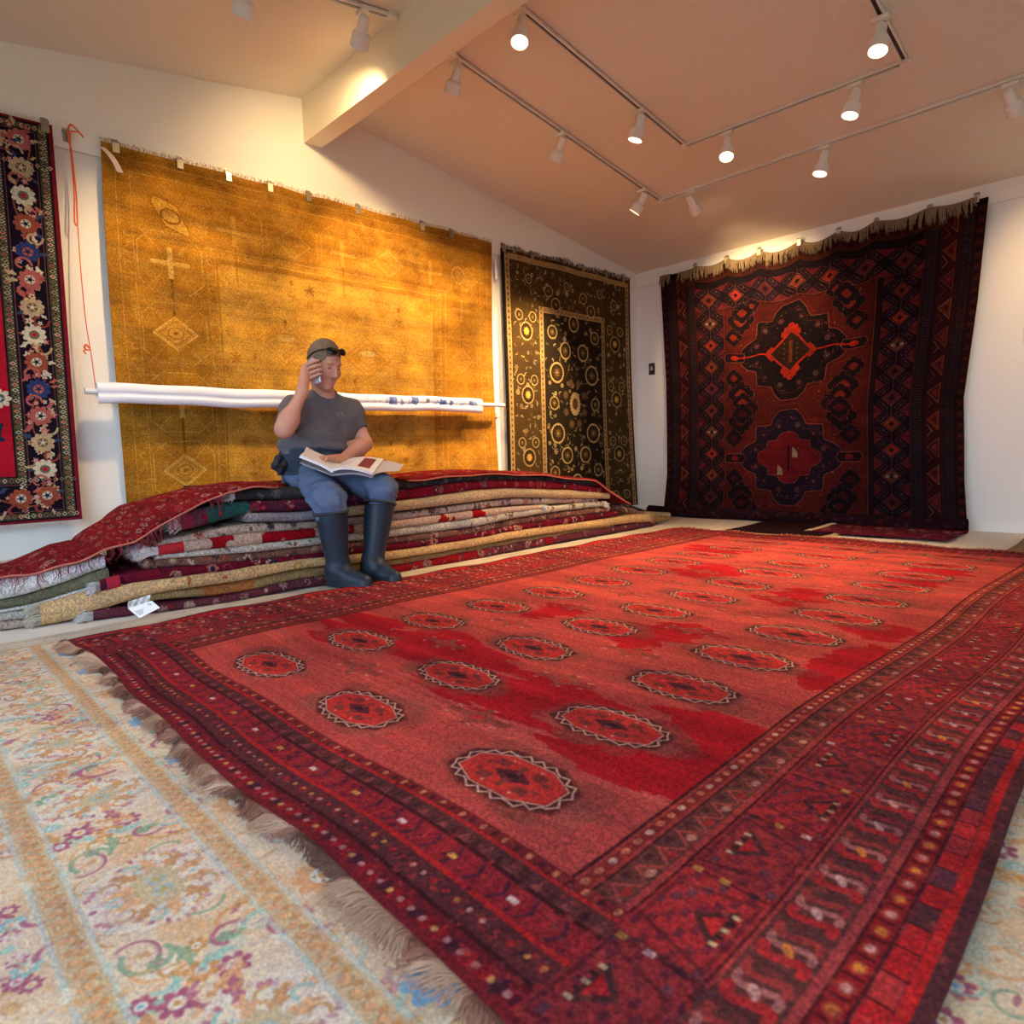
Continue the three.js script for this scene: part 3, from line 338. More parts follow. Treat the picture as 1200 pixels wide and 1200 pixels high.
    for (const sx of [-1, 1]) { const ex = fc + sx * 0.53 * S; poly(x, [[ex - 52, cy - 26], [ex + 52, cy - 26], [ex + 66, cy], [ex + 52, cy + 26], [ex - 52, cy + 26], [ex - 66, cy]], css(night), css(line), 4); if (n === 0) { x.strokeStyle = css(fire); x.lineWidth = 8; x.beginPath(); x.moveTo(fc + sx * 0.2 * S, cy); x.lineTo(ex, cy); x.stroke(); disc(x, ex, cy, 24, 15, css(fire)); disc(x, ex - sx * 55, cy, 9, 9, css(fire)); } else { disc(x, ex, cy, 22, 16, css([140, 24, 36])); } }
  }
  for (let i = 0; i < 260; i++) disc(x, rr(f0, f1), rr(ft, H), rr(2, 5), rr(2, 5), css(pick([line, [160, 60, 40], night, ivory]), 0.7));
  for (let i = 0; i < 2600; i++) { x.fillStyle = css(pick([night, rust, [90, 40, 34], navy, [120, 60, 44]]), rr(0.2, 0.55)); x.fillRect(rr(0, W), rr(0, H), rr(3, 12), rr(3, 9)); }
  x.fillStyle = css([26, 8, 12], 0.4); x.fillRect(0, 0, W, H);
  wool(x, W, H, { knot: 0.24, band: 0.08, patch: 0.22, s: 71 });
}));

// --- strips for the folded edges in the pile: 2.4 m long, 0.24 m across
function stripTex(s, ground, cols, density = 1, blocks = []) {
  return texture(canvas(2048, 100, (x, W, H) => {
    seed = s; x.fillStyle = css(ground); x.fillRect(0, 0, W, H);
    for (const [a, b, c] of blocks) { x.fillStyle = css(c); x.fillRect(a * W, 0, (b - a) * W, H); for (let i = 0; i < 10; i++) disc(x, (rnd() < 0.5 ? a : b) * W + rr(-8, 8), rr(0, H), rr(4, 12), rr(5, 12), css(rnd() < 0.5 ? c : ground)); }
    for (let i = 0; i < 460 * density; i++) { const cx = rnd() * W, cy = rnd() * H, c = css(pick(cols), rr(0.7, 1)); const k = rnd(); if (k < 0.35) rosette(x, cx, cy, rr(5, 12), 7, [c, css(pick(cols)), css(pick(cols))]); else if (k < 0.65) leaf(x, cx, cy, rr(8, 20), rnd() * 6.3, c, 0.35, 3); else if (k < 0.85) scroll(x, cx, cy, rr(5, 12), rnd() * 6, rnd() * 6 + 4, c, rr(1.5, 3)); else diamond(x, cx, cy, rr(3, 8), rr(3, 8), c, css(ground), 2); }
    wool(x, W, H, { knot: 0.18, band: 0.03, patch: 0.08, s });
  }));
}
const STRIP = { // 5 m long
  charcoal: stripTex(101, [62, 58, 56], [[92, 90, 88], [40, 36, 38], [110, 96, 92], [56, 66, 60], [120, 110, 100]]),
  teal: stripTex(102, [128, 22, 38], [[176, 60, 52], [190, 146, 126], [60, 22, 36], [110, 96, 92], [150, 40, 56], [66, 40, 48]], 1.3, [[0, 0.27, [96, 50, 66]], [0.27, 0.31, [40, 78, 76]], [0.31, 0.45, [84, 34, 56]]]),
  crimson: stripTex(103, [138, 20, 38], [[180, 150, 130], [70, 18, 34], [40, 40, 48], [170, 60, 50], [190, 120, 90]], 1.1),
  scroll: stripTex(104, [176, 152, 136], [[96, 70, 66], [130, 96, 86], [60, 48, 52], [150, 74, 60], [196, 180, 160]], 1),
  poppy: stripTex(105, [190, 160, 140], [[196, 150, 132], [206, 176, 160]], 0.25, [[0.268, 0.292, [150, 16, 24]], [0.325, 0.375, [146, 14, 22]], [0.4, 0.42, [150, 20, 24]], [0.54, 0.558, [150, 24, 22]], [0.59, 0.612, [150, 16, 22]]]),
  frost: stripTex(106, [190, 180, 164], [[120, 84, 70], [90, 70, 66], [206, 196, 180], [150, 110, 84], [110, 96, 90]], 0.9),
  briar: stripTex(107, [126, 84, 72], [[84, 44, 40], [176, 140, 112], [150, 66, 50], [70, 50, 50], [190, 160, 130]], 1.8),
  garnet: stripTex(108, [104, 18, 36], [[170, 120, 90], [40, 30, 60], [150, 40, 50], [56, 16, 30], [180, 150, 130]], 1),
  straw: stripTex(109, [206, 164, 114], [[168, 92, 44], [200, 164, 104], [176, 130, 74]], 0.12),
  moss: stripTex(110, [156, 126, 84], [[168, 92, 48], [126, 106, 72], [170, 140, 96]], 0.5, [[0.26, 0.31, [170, 104, 58]]]),
  mauve: stripTex(111, [98, 44, 54], [[150, 120, 110], [120, 30, 40], [70, 40, 52], [160, 136, 120], [100, 70, 76]], 1.1, [[0.46, 0.61, [140, 20, 30]], [0.71, 0.75, [146, 22, 32]]]),
  drape: stripTex(112, [140, 26, 30], [[176, 60, 46], [178, 100, 84], [90, 14, 22], [186, 140, 116], [160, 40, 36], [120, 20, 28], [110, 60, 50]], 2.0),
  plain: stripTex(113, [214, 210, 204], [[212, 207, 200], [217, 213, 208]], 0.2),
  ash: stripTex(114, [142, 132, 130], [[134, 124, 122], [150, 140, 138]], 0.5),
  dusk: stripTex(117, [40, 18, 24], [[60, 20, 26], [30, 26, 36], [74, 26, 28], [52, 36, 38], [84, 40, 40]], 1.2),
  sand: stripTex(115, [192, 164, 124], [[190, 162, 121], [194, 167, 127]], 0.1, [[0.1, 0.4, [142, 134, 136]]]),
  fern: stripTex(116, [104, 100, 76], [[101, 97, 73], [107, 103, 79]], 0.2),
};

// ---------------------------------------------------------------- the room: gable wall at z = 0, eave wall at x = 0
const EAVE = 2.425, PITCH = 0.155, RIDGE = -3.51, WEST = 2 * RIDGE, SOUTH = 7.4, ROOF = EAVE - PITCH * RIDGE;
const ceilY = (x) => (x > RIDGE ? EAVE - PITCH * x : EAVE + PITCH * (x - WEST));
const plaster = texture(canvas(512, 512, (x, w, h) => { const im = x.createImageData(w, h); for (let i = 0; i < w * h; i++) { const a = i % w, b = (i / w) | 0, v = 255 * (0.5 * fbm(a / 9, b / 9, 3, 3) + 0.5 * noise2(a / 3, b / 3, 8)); im.data.set([v, v, v, 255], i * 4); } x.putImageData(im, 0, 0); }), false);
const wallMat = std(rgb(238, 232, 216), 0.85, { bumpMap: repeated(plaster, 1.2, 1.2), bumpScale: 0.002 });
const ceilMat = std(rgb(234, 225, 206), 0.95, { bumpMap: repeated(plaster, 1.6, 1.6), bumpScale: 0.004 });
const trimMat = std(rgb(240, 234, 218), 0.5), beamMat = std(rgb(240, 228, 200), 0.6);
const floorMat = std(rgb(226, 214, 192), 0.7, { bumpMap: repeated(plaster, 3, 3), bumpScale: 0.0015 });
const uvMetres = (g, a, b) => { const p = g.attributes.position, u = g.attributes.uv; for (let i = 0; i < p.count; i++) u.setXY(i, p.getComponent(i, a), p.getComponent(i, b)); return g; };

struct('floor', uvMetres(span(WEST - 0.15, 0.15, -0.12, 0, -0.15, SOUTH + 0.15), 0, 2), floorMat);
const gable = (z0, z1) => { const s = new THREE.Shape([[WEST, 0], [0, 0], [0, EAVE], [RIDGE, ROOF], [WEST, EAVE]].map((p) => new THREE.Vector2(...p))); return new THREE.ExtrudeGeometry(s, { depth: z1 - z0, bevelEnabled: false }).translate(0, 0, z0); };
struct('wall_back', gable(-0.15, 0), wallMat);
struct('wall_right', uvMetres(span(0, 0.15, 0, EAVE + 0.02, -0.15, SOUTH + 0.15), 2, 1), wallMat);
// left wall and the wall behind the camera have the windows that the daylight comes through
const W1 = { z0: 0.75, z1: 5.4, y0: 0.25, y1: 2.2 }, W2 = { x0: -6.4, x1: -3.4, y0: 0.8, y1: 2.1 };
struct('wall_left', merge([span(WEST - 0.15, WEST, 0, W1.y0, -0.15, SOUTH + 0.15), span(WEST - 0.15, WEST, W1.y1, EAVE + 0.02, -0.15, SOUTH + 0.15), span(WEST - 0.15, WEST, W1.y0, W1.y1, -0.15, W1.z0), span(WEST - 0.15, WEST, W1.y0, W1.y1, W1.z1, SOUTH + 0.15)]), wallMat);
{
  const s = new THREE.Shape([[WEST, 0], [0, 0], [0, EAVE], [RIDGE, ROOF], [WEST, EAVE]].map((p) => new THREE.Vector2(...p)));
  s.holes.push(new THREE.Path([[W2.x0, W2.y0], [W2.x0, W2.y1], [W2.x1, W2.y1], [W2.x1, W2.y0]].map((p) => new THREE.Vector2(...p))));
  struct('wall_front', new THREE.ExtrudeGeometry(s, { depth: 0.15, bevelEnabled: false }).translate(0, 0, SOUTH), wallMat);
}
{
  const slab = (xa, ya, xb, yb) => { const s = new THREE.Shape([[xa, ya], [xb, yb], [xb, yb + 0.12], [xa, ya + 0.12]].map((p) => new THREE.Vector2(...p))); return new THREE.ExtrudeGeometry(s, { depth: SOUTH + 0.3, bevelEnabled: false }).translate(0, 0, -0.15); };
  struct('ceiling', merge([slab(RIDGE, ROOF, 0.15, EAVE - PITCH * 0.15), slab(WEST - 0.15, EAVE - PITCH * 0.15, RIDGE, ROOF)]), ceilMat);
}
const paneMat = new THREE.MeshPhysicalMaterial({ color: 0xffffff, roughness: 0, transmission: 1, thickness: 0, ior: 1.5 });
function windowUnit(name, n, build) { const g = new THREE.Group(); g.name = name; g.userData.kind = 'structure'; scene.add(g); build(g, n); }
windowUnit('window_1', 3, (g, n) => {
  const t = 0.06, x0 = WEST - 0.1, x1 = WEST - 0.03, w = (W1.z1 - W1.z0) / n, f = [span(x0, x1, W1.y0, W1.y0 + t, W1.z0, W1.z1), span(x0, x1, W1.y1 - t, W1.y1, W1.z0, W1.z1)];
  for (let i = 0; i <= n; i++) { const z = clamp(W1.z0 + i * w, W1.z0 + t / 2, W1.z1 - t / 2); f.push(span(x0, x1, W1.y0 + t, W1.y1 - t, z - t / 2, z + t / 2)); }
  mesh('window_frame', merge(f), trimMat, g);
  for (let i = 0; i < n; i++) mesh('pane', box(0.004, W1.y1 - W1.y0 - 2 * t, w - t, WEST - 0.065, (W1.y0 + W1.y1) / 2, W1.z0 + (i + 0.5) * w), paneMat, g);
});
windowUnit('window_2', 2, (g, n) => {
  const t = 0.06, z0 = SOUTH + 0.03, z1 = SOUTH + 0.1, w = (W2.x1 - W2.x0) / n, f = [span(W2.x0, W2.x1, W2.y0, W2.y0 + t, z0, z1), span(W2.x0, W2.x1, W2.y1 - t, W2.y1, z0, z1)];
  for (let i = 0; i <= n; i++) { const x = clamp(W2.x0 + i * w, W2.x0 + t / 2, W2.x1 - t / 2); f.push(span(x - t / 2, x + t / 2, W2.y0 + t, W2.y1 - t, z0, z1)); }
  mesh('window_frame', merge(f), trimMat, g);
  for (let i = 0; i < n; i++) mesh('pane', box(w - t, W2.y1 - W2.y0 - 2 * t, 0.004, W2.x0 + (i + 0.5) * w, (W2.y0 + W2.y1) / 2, SOUTH + 0.065), paneMat, g);
});
struct('ground', new THREE.PlaneGeometry(60, 60).rotateX(-Math.PI / 2).translate(-3.5, -0.3, 3.5), std(rgb(84, 88, 70), 1));
struct('ridge_beam', span(-3.575, -3.455, 2.688, ROOF + 0.01, 0, SOUTH), beamMat);
struct('trim_1', span(WEST, -0.02, 2.279, 2.372, 0, 0.022), trimMat);      // picture rails
struct('trim_2', span(-0.022, 0, 2.279, 2.36, 0, SOUTH), trimMat);
struct('baseboard_right', span(-0.014, 0, 0, 0.075, 0.0, SOUTH), trimMat);
struct('baseboard_back', span(WEST, -0.014, 0, 0.075, 0, 0.014), trimMat);

// ---------------------------------------------------------------- track lighting
const trackMat = std(rgb(236, 230, 216), 0.45), slotMat = std(rgb(70, 62, 56), 0.7), lampMat = std(rgb(238, 232, 220), 0.4);
const glowMat = new THREE.MeshStandardMaterial({ color: 0xffffff, emissive: new THREE.Color().setRGB(1.0, 0.8, 0.5), emissiveIntensity: 5, roughness: 0.4 });
const reflectorMat = std(rgb(236, 226, 206), 0.25, { metalness: 0.6, side: THREE.DoubleSide });
function lightTrack(label, points, group) {
  const t = thing('light_track', label, 'track', [points[0][0], 0, points[0][1]], group), o = V(points[0][0], 0, points[0][1]);
  for (let i = 0; i + 1 < points.length; i++) {
    const [xa, za] = points[i], [xb, zb] = points[i + 1], a = V(xa, ceilY(xa), za), b = V(xb, ceilY(xb), zb), d = V().subVectors(b, a), L = d.length();
    const up = Math.abs(d.z) > Math.abs(d.x) ? V(PITCH * (xa > RIDGE ? 1 : -1), 1, 0).normalize() : V(-d.y * Math.sign(d.x), Math.abs(d.x), 0).normalize();
    const m = new THREE.Matrix4().makeBasis(d.clone().normalize(), up, V().crossVectors(d.clone().normalize(), up));
    const place = (g) => g.applyMatrix4(m).translate((a.x + b.x) / 2 - o.x, (a.y + b.y) / 2, (a.z + b.z) / 2 - o.z);
    mesh('rail', place(merge([box(L, 0.02, 0.007, 0, -0.012, 0.014), box(L, 0.02, 0.007, 0, -0.012, -0.014), box(L, 0.005, 0.035, 0, -0.0035, 0)])), trackMat, t);
    mesh('slot', place(box(L - 0.02, 0.004, 0.021, 0, -0.009, 0)), slotMat, t);
  }
  for (const [x, z] of [points[0], points[points.length - 1], ...points.slice(1, -1)]) mesh('connector', rbox(0.05, 0.026, 0.05, 0.004, x - o.x, ceilY(x) - 0.014, z - o.z), trackMat, t);
}
lightTrack('white light track on the ceiling slope beyond the beam, above the red and navy rug', [[-4.75, 1.08], [-3.62, 1.08]]);
lightTrack('white light track making an inner U on the ceiling, ending in a corner', [[-3.2, 1.6], [-1.66, 1.6], [-1.63, 2.91], [-2.6, 2.93]]);
lightTrack('long white light track down the ceiling slope and along the dark red wall rug', [[-3.2, 1.06], [-1.135, 1.06], [-1.14, 4.3]]);
function trackLamp(x, z, target, label, on = 1, angle = 0.66) {
  const top = ceilY(x) - 0.022, g = thing('track_spotlight', label, 'spotlight', [x, top, z], 'spotlights on the ceiling tracks');
  mesh('adapter', rbox(0.034, 0.022, 0.075, 0.004, 0, -0.011, 0), lampMat, g);
  mesh('stem', merge([new THREE.CylinderGeometry(0.009, 0.009, 0.05, 10).translate(0, -0.042, 0), box(0.012, 0.03, 0.03, 0, -0.07, 0)]), lampMat, g);
  const pivot = V(x, top - 0.075, z), d = V().subVectors(target, pivot).normalize(), q = new THREE.Quaternion().setFromUnitVectors(V(0, -1, 0), d);
  const turn = (geo) => geo.applyQuaternion(q).translate(0, -0.075, 0);
  const prof = [[0, 0.045], [0.018, 0.044], [0.026, 0.036], [0.028, -0.03], [0.03, -0.034], [0.043, -0.042], [0.045, -0.05], [0.047, -0.1], [0.0465, -0.104], [0.043, -0.104], [0.041, -0.07]];
  const shell = mesh('housing', turn(new THREE.LatheGeometry(prof.map((p) => new THREE.Vector2(...p)), 28)), lampMat, g);
  mesh('reflector', turn(new THREE.LatheGeometry([[0.02, -0.045], [0.032, -0.055], [0.0415, -0.082]].map((p) => new THREE.Vector2(...p)), 24)), reflectorMat, shell);
  const bulb = turn(new THREE.SphereGeometry(0.04, 20, 10).scale(1, 0.25, 1).translate(0, -0.086, 0));
  mesh('bulb', bulb, on ? glowMat : std(rgb(220, 214, 204), 0.3), shell);
  if (on) {
    const s = new THREE.SpotLight(LAMP_COLOR, LAMP_CD * on, 0, angle, 1, 2); s.name = 'spot_beam';
    s.position.copy(pivot).addScaledVector(d, 0.108).sub(g.position); s.target.position.copy(target).sub(g.position); s.castShadow = true; s.shadow.radius = 1.6; g.add(s, s.target); s.target.name = 'beam_target';
  }
}
trackLamp(-4.38, 1.08, V(-4.5, 1.2, 0.0), 'white track spotlight on the short track, farther from the beam', 1.0);
trackLamp(-3.79, 1.08, V(-3.5, 2.0, 0), 'white track spotlight on the short track, close beside the beam', 0.5, 1.0);
trackLamp(-3.19, 1.6, V(-4.1, 0, 2.1), 'white track spotlight at the beam end of the inner track', 0.9);
trackLamp(-3.17, 1.06, V(-3.05, 1.35, 0), 'white track spotlight at the beam end of the long track, aimed at the gold rug', 2.2, 0.66);
trackLamp(-2.17, 1.6, V(-2.5, 0.2, 0.9), 'white track spotlight midway down the inner track, above the gap between wall rugs', 1.2);
trackLamp(-2.29, 1.06, V(-2.3, 1.2, 0), 'white track spotlight midway down the long track, tilted to the gold rug', 1.4, 0.64);
trackLamp(-1.38, 1.06, V(-1.72, 1.05, 0), 'white track spotlight close to the corner of the long track, tilted to the brown rug', 4.2, 0.5);
trackLamp(-1.14, 1.33, V(0, 1.7, 1.3), 'white track spotlight just round the long track\'s corner, aimed at the dark red rug', 1.6, 0.74);
trackLamp(-1.65, 1.9, V(-2.7, 0, 2.3), 'glaring track spotlight next to the far corner of the inner track', 2.1, 0.7);
trackLamp(-1.635, 2.66, V(-2.2, 0, 2.2), 'white track spotlight between the two corners of the inner track', 1.9, 0.7);
trackLamp(-2.05, 2.92, V(-2.9, 0, 2.9), 'white track spotlight on the returning arm of the inner track', 1.3, 0.7);
trackLamp(-1.14, 2.3, V(-1.7, 0, 1.9), 'white track spotlight midway along the dark red wall rug', 1.4, 0.7);
trackLamp(-1.14, 3.28, V(0, 1.5, 3.6), 'white track spotlight past the dark red rug, turned to the bare wall', 0.5, 0.7);

// ---------------------------------------------------------------- rugs on the walls
const rugClip = (() => {
  const steel = std(rgb(150, 142, 124), 0.35, { metalness: 0.8 }), brass = std(rgb(206, 194, 160), 0.4, { metalness: 0.5 });
  return (at, label, group, face = 0, pale = false) => {
    const g = thing('rug_clip', label, 'clip', [at.x, at.y, at.z], group); g.rotation.y = face;
    mesh('jaw', rbox(0.034, 0.05, 0.005, 0.002, 0, -0.02, 0.004), pale ? brass : steel, g);
    mesh('spring', merge([new THREE.CylinderGeometry(0.008, 0.008, 0.036, 8).rotateZ(Math.PI / 2).translate(0, 0.008, -0.002), box(0.03, 0.016, 0.003, 0, 0.018, -0.01)]), steel, g);
  };
})();
function fringeRow(n, f) { const l = []; for (let i = 0; i < n; i++) l.push(f(i / n, i)); return strands(l); }

{ // gold rug
  const x0 = -4.75, x1 = -2.015, yT = 2.352, yB = 0.11, t = thing('wall_rug', 'worn gold ochre rug hanging behind the seated man', 'rug', [x0, 0, 0]);
  const f = (a, b) => { const y = lerp(yT - 0.006 * Math.abs(Math.sin(a * 27)), yB, b), x = lerp(x0, x1, a) + (a < 0.5 ? -1 : 1) * 0.01 * Math.sin(b * 5 + a * 9) - b * 0.03 * (1 - a); return V(x - x0, y, 0.045 + 0.006 * Math.sin(a * 40) * (1 - b) + 0.01 * Math.sin(b * 4 + a * 3)); };
  mesh('pile', sheet(90, 60, f, 0.012, true), woolMat(goldTex, 24, 20, 0.005), t);
  mesh('fringe', fringeRow(420, (a) => { const p = f(a, 0), h = rr(0.012, 0.03); return { pts: [p.clone().add(V(0, -0.004, -0.004)), p.clone().add(V(rr(-0.01, 0.01), h * 0.6, 0)), p.clone().add(V(rr(-0.02, 0.02), h, rr(-0.004, 0.004)))], r: 0.0016 }; }), std(rgb(186, 138, 64), 1), t);
  for (const [u, v] of [[136, 178], [211, 195], [268, 210], [317, 223], [362, 234], [420, 248], [462, 259], [495, 268], [529, 277]]) { const p = onZ(u, v, 0.052), bright = [136, 317, 462, 495].includes(u); rugClip(V(p.x, 2.352, 0.052), u === 136 ? 'bright metal clip on the gold rug above the curled paper tag' : u === 529 ? 'dull metal clip on the gold rug, next to the brown rug' : bright ? 'bright metal clip on the top edge of the gold rug' : 'dull grey metal clip on the top edge of the gold rug', 'clips along the gold rug', 0, bright); }
}
{ // dark brown rug
  const x0 = -1.905, x1 = -0.16, yT = 2.325, yB = 0.09, t = thing('wall_rug', 'dark brown rug patterned with tan rings, hanging near the room corner', 'rug', [x0, 0, 0]);
  const f = (a, b) => V(lerp(0, x1 - x0, a) + 0.075 * b * b * a, lerp(yT, yB, b), 0.05 + 0.008 * Math.sin(a * 20) * (1 - b) + 0.012 * Math.sin(b * 3 + a * 4));
  mesh('pile', sheet(60, 60, f, 0.014, true), woolMat(brownTex, 15, 20, 0.004), t);
  mesh('fringe', fringeRow(330, (a) => { const p = f(a, 0), h = rr(0.02, 0.055), c = noise2(a * 34, 2, 3); return { pts: [p.clone().add(V(0, -0.006, -0.004)), p.clone().add(V(rr(-0.012, 0.012), h * (0.4 + 0.6 * c), 0.004)), p.clone().add(V(rr(-0.03, 0.03), h * (0.3 + c) * 0.8, rr(0.004, 0.02)))], r: 0.0022 }; }), std(rgb(60, 48, 30), 1), t);
  for (const [u, v] of [[584, 290], [623, 297], [657, 307], [683, 313], [710, 322], [730, 326]]) { const p = onZ(u, v, 0.052); rugClip(V(clamp(p.x, x0 + 0.02, -0.2), 2.345, 0.056), u === 584 ? 'metal clip on the brown rug corner beside the gold rug' : u === 730 ? 'metal clip on the brown rug corner nearest the room corner' : 'small metal clip along the fringed top edge of the brown rug', 'clips along the brown rug'); }
}
{ // red and navy rug, cut by the photograph's edge
  const x1 = -4.968, x0 = x1 - 1.4, yT = 2.352, yB = 0.395, t = thing('wall_rug', 'red rug with a navy floral border, hanging beside the gold rug', 'rug', [x0, 0, 0]);
  const f = (a, b) => V(lerp(0, x1 - x0, a) - 0.02 * b, lerp(yT, yB, b), 0.075 + 0.008 * Math.sin(a * 12 + 1) + 0.006 * Math.sin(b * 6));
  mesh('pile', sheet(40, 60, f, 0.014, true), woolMat(navyTex, 12, 18, 0.004), t);
  const ivory = std(rgb(216, 206, 188), 1);
  mesh('fringe', merge([fringeRow(420, (a) => { const p = f(a, 0); return { pts: [p.clone().add(V(0, -0.004, -0.005)), p.clone().add(V(rr(-0.006, 0.006), rr(0.015, 0.03), 0))], r: 0.0018 }; }), fringeRow(420, (a) => { const p = f(a, 1); return { pts: [p.clone().add(V(0, 0.004, -0.005)), p.clone().add(V(rr(-0.006, 0.006), -rr(0.012, 0.026), 0))], r: 0.002 }; })]), ivory, t);
  rugClip(V(-5.0, 2.352, 0.086), 'dark metal clip on the corner of the red and navy rug', 'clips along the red and navy rug');
}
{ // dark red rug on the eave wall, its foot rolled up on the floor
  const zs = [0.713, 1.032, 1.337, 1.684, 1.996, 2.272, 2.628, 2.915], t = thing('wall_rug', 'very dark red rug with two medallions and a tan fringe along its top', 'rug', [0, 0, 0.34]);
  const left = [[0, 0.34], [0.45, 0.405], [0.85, 0.43], [1, 0.405]], right = [[0, 2.985], [0.3, 2.94], [0.6, 2.875], [0.86, 2.9], [1, 2.93]];
  const sag = (z) => { for (let i = 0; i + 1 < zs.length; i++) if (z > zs[i] && z < zs[i + 1]) { const q = (z - zs[i]) / (zs[i + 1] - zs[i]); return 0.055 * Math.sin(Math.PI * q) * (0.6 + 0.4 * Math.sin(i * 7)); } return 0.02; };
  const SV = 2.27, rug = t;
  const f = (a, b) => {
    const s = b * SV, q = clamp(s / SV, 0, 1), z = lerp(along(left, q), along(right, q), a), top = 2.338 - sag(lerp(0.34, 2.985, a)) * (1 - q);
    const ripple = 0.012 * Math.sin(z * 17 + 1) * (1 - q) + 0.018 * Math.sin(z * 4) * q;
    const y = lerp(top, 0.05, s / SV); return V(-0.05 - ripple - 0.07 * Math.pow(q, 3), y, z - 0.34);
  };
  mesh('pile', sheet(110, 110, f, 0.009, false), woolMat(latchTex, 22, 20, 0.004), t);
  const coil = (a, b) => { const k = b * 9.2 - 2.6, z = lerp(0.285, 2.95, a), r = 0.05 - 0.0022 * (b * 9.2) + 0.004 * Math.sin(z * 9), c = -0.19 - 0.02 * Math.sin(z * 2.6 + 1); return V(c - Math.cos(k) * r * 1.15, 0.054 + Math.sin(k) * r, z - 0.34); };
  mesh('rolled_foot', sheet(60, 60, coil, 0.007, true), woolMat(repeated(STRIP.dusk, 0.55, 2), 22, 5, 0.004), t);
  const fr = []; for (let i = 0; i < 700; i++) { const a = i / 700, p = f(a, 0.0), wa = a * 74 + 3.2 * noise2(a * 31, 2, 8), kk = Math.floor(wa), c = 0.55 * hash2(kk, 5, 6) + 0.45 * noise2(a * 20, 6, 1), lean = (kk + 0.5 - wa) / 74 * 2.6 * 0.35 + (hash2(kk, 8, 2) - 0.5) * 0.03, len = 0.04 + 0.1 * c * rr(0.75, 1.1); if (c < 0.2) continue; fr.push({ pts: [p.clone().add(V(0, 0.004, 0)), p.clone().add(V(-0.012, 0.006, 0)), p.clone().add(V(-0.02 - rr(0, 0.01), -len * 0.5, lean * 0.6 + rr(-0.004, 0.004))), p.clone().add(V(-0.016 - rr(0, 0.012), -len, lean + rr(-0.012, 0.012)))], r: 0.0028, side: V(1, 0, 0) }); }
  mesh('fringe', strands(fr), std(rgb(140, 116, 84), 1), t);
  zs.forEach((z, i) => rugClip(V(-0.06, 2.345, z), i === 7 ? 'pale metal clip on the dark red rug, next to the bare wall' : i === 0 ? 'pale metal clip on the dark red rug, closest to the room corner' : 'small pale metal clip along the fringed top of the dark red rug', 'clips along the dark red rug', -Math.PI / 2, true));
}

// ---------------------------------------------------------------- rugs on the floor
{ // pastel rug under the red one
  const x0 = -6.96, x1 = -1.01, z0 = 0.96, z1 = 5.02, t = thing('floor_rug', 'large cream rug with pastel flowers spread under the red rug', 'rug', [x0, 0, z0]);
  const edge = (s) => 0.012 * Math.sin(s * 5.1) + 0.008 * Math.sin(s * 11.7);
  const f = (a, b) => V(lerp(0, x1 - x0, a) + (a > 0.5 ? edge(b * 4) : 0), 0.008 + 0.004 * fbm(a * 14, b * 11, 3, 2), lerp(0, z1 - z0, b) + (b < 0.5 ? edge(a * 6) * (1 - b * 2) : 0));
  const tx = pastelTex; tx.repeat.set(2, 2); tx.offset.set(0, 1);
  mesh('pile', sheet(90, 60, f, 0.007, true), woolMat(tx, 52, 36, 0.005), t);
}
{ // the red rug
  const x0 = -5.28, z1 = 3.925, LX = 4.12, LZ = 2.74, t = thing('floor_rug', 'huge red rug with rows of octagonal medallions spread across the floor', 'rug', [x0, 0, z1 - LZ]);
  const left = (b) => 0.011 * Math.sin(b * 9) + 0.007 * Math.sin(b * 23 + 1) - 0.03 * Math.pow(1 - b, 3) + 0.03 * b * (1 - b), nearE = (a) => 0.012 * Math.sin(a * 16) - 0.012 * Math.sin(a * 5), farE = (a) => 0.016 * Math.sin(a * 14 + 1) + 0.007 * Math.sin(a * 39);
  const f = (a, b) => { // b = 0 is the side next to the camera
    const x = lerp(left(b), LX + 0.012 * Math.sin(b * 14), a), z = lerp(LZ + nearE(a), farE(a), b), rim = Math.min(a * LX, b * LZ, (1 - b) * LZ, (1 - a) * LX);
    const swell = 0.009 * fbm(a * 9, b * 7, 12, 3) + 0.006 * Math.max(0, Math.sin(b * 8.5 + 3 * a) * Math.sin(a * 13)), lift = rim < 0.1 ? 0.006 * (0.5 + 0.5 * Math.sin(a * 60 + b * 44)) * (1 - rim / 0.1) : 0;
    return V(x, 0.0245 + swell + lift, z); };
  mesh('pile', sheet(150, 110, f, 0.011, false), woolMat(redFloorTex, 40, 27, 0.006), t);
  const cols = [rgb(152, 100, 78), rgb(192, 150, 118), rgb(108, 70, 54)];
  const fr = [[], [], []]; for (let i = 0; i < 1700; i++) { const b = i / 1700, p = f(0, b), c = noise2(b * 60, 3, 9), len = 0.022 + 0.042 * c * rr(0.6, 1.2), dr = (noise2(b * 36, 8, 2) - 0.5) * 0.09; fr[c > 0.62 ? 1 : c < 0.3 ? 2 : 0].push({ pts: [p.clone().add(V(0.004, -0.006, 0)), p.clone().add(V(-len * 0.35, rr(-0.004, 0.004), dr * 0.3)), p.clone().add(V(-len * 0.75, -0.008 + rr(-0.003, 0.004), dr * 0.8 + rr(-0.006, 0.006))), p.clone().add(V(-len, -0.0105, dr + rr(-0.016, 0.016)))], r: 0.0012, side: V(0, 1, 0) }); }
  fr.forEach((l, i) => mesh('fringe', strands(l), std(cols[i], 1), t));
  mesh('fringe', fringeRow(900, (b) => { const p = f(1, b); return { pts: [p.clone().add(V(-0.004, -0.006, 0)), p.clone().add(V(rr(0.01, 0.03), rr(-0.006, 0.006), rr(-0.01, 0.01))), p.clone().add(V(rr(0.02, 0.05), -0.012, rr(-0.02, 0.02)))], r: 0.0018, side: V(0, 1, 0) }; }), std(rgb(176, 110, 70), 1), t);
}
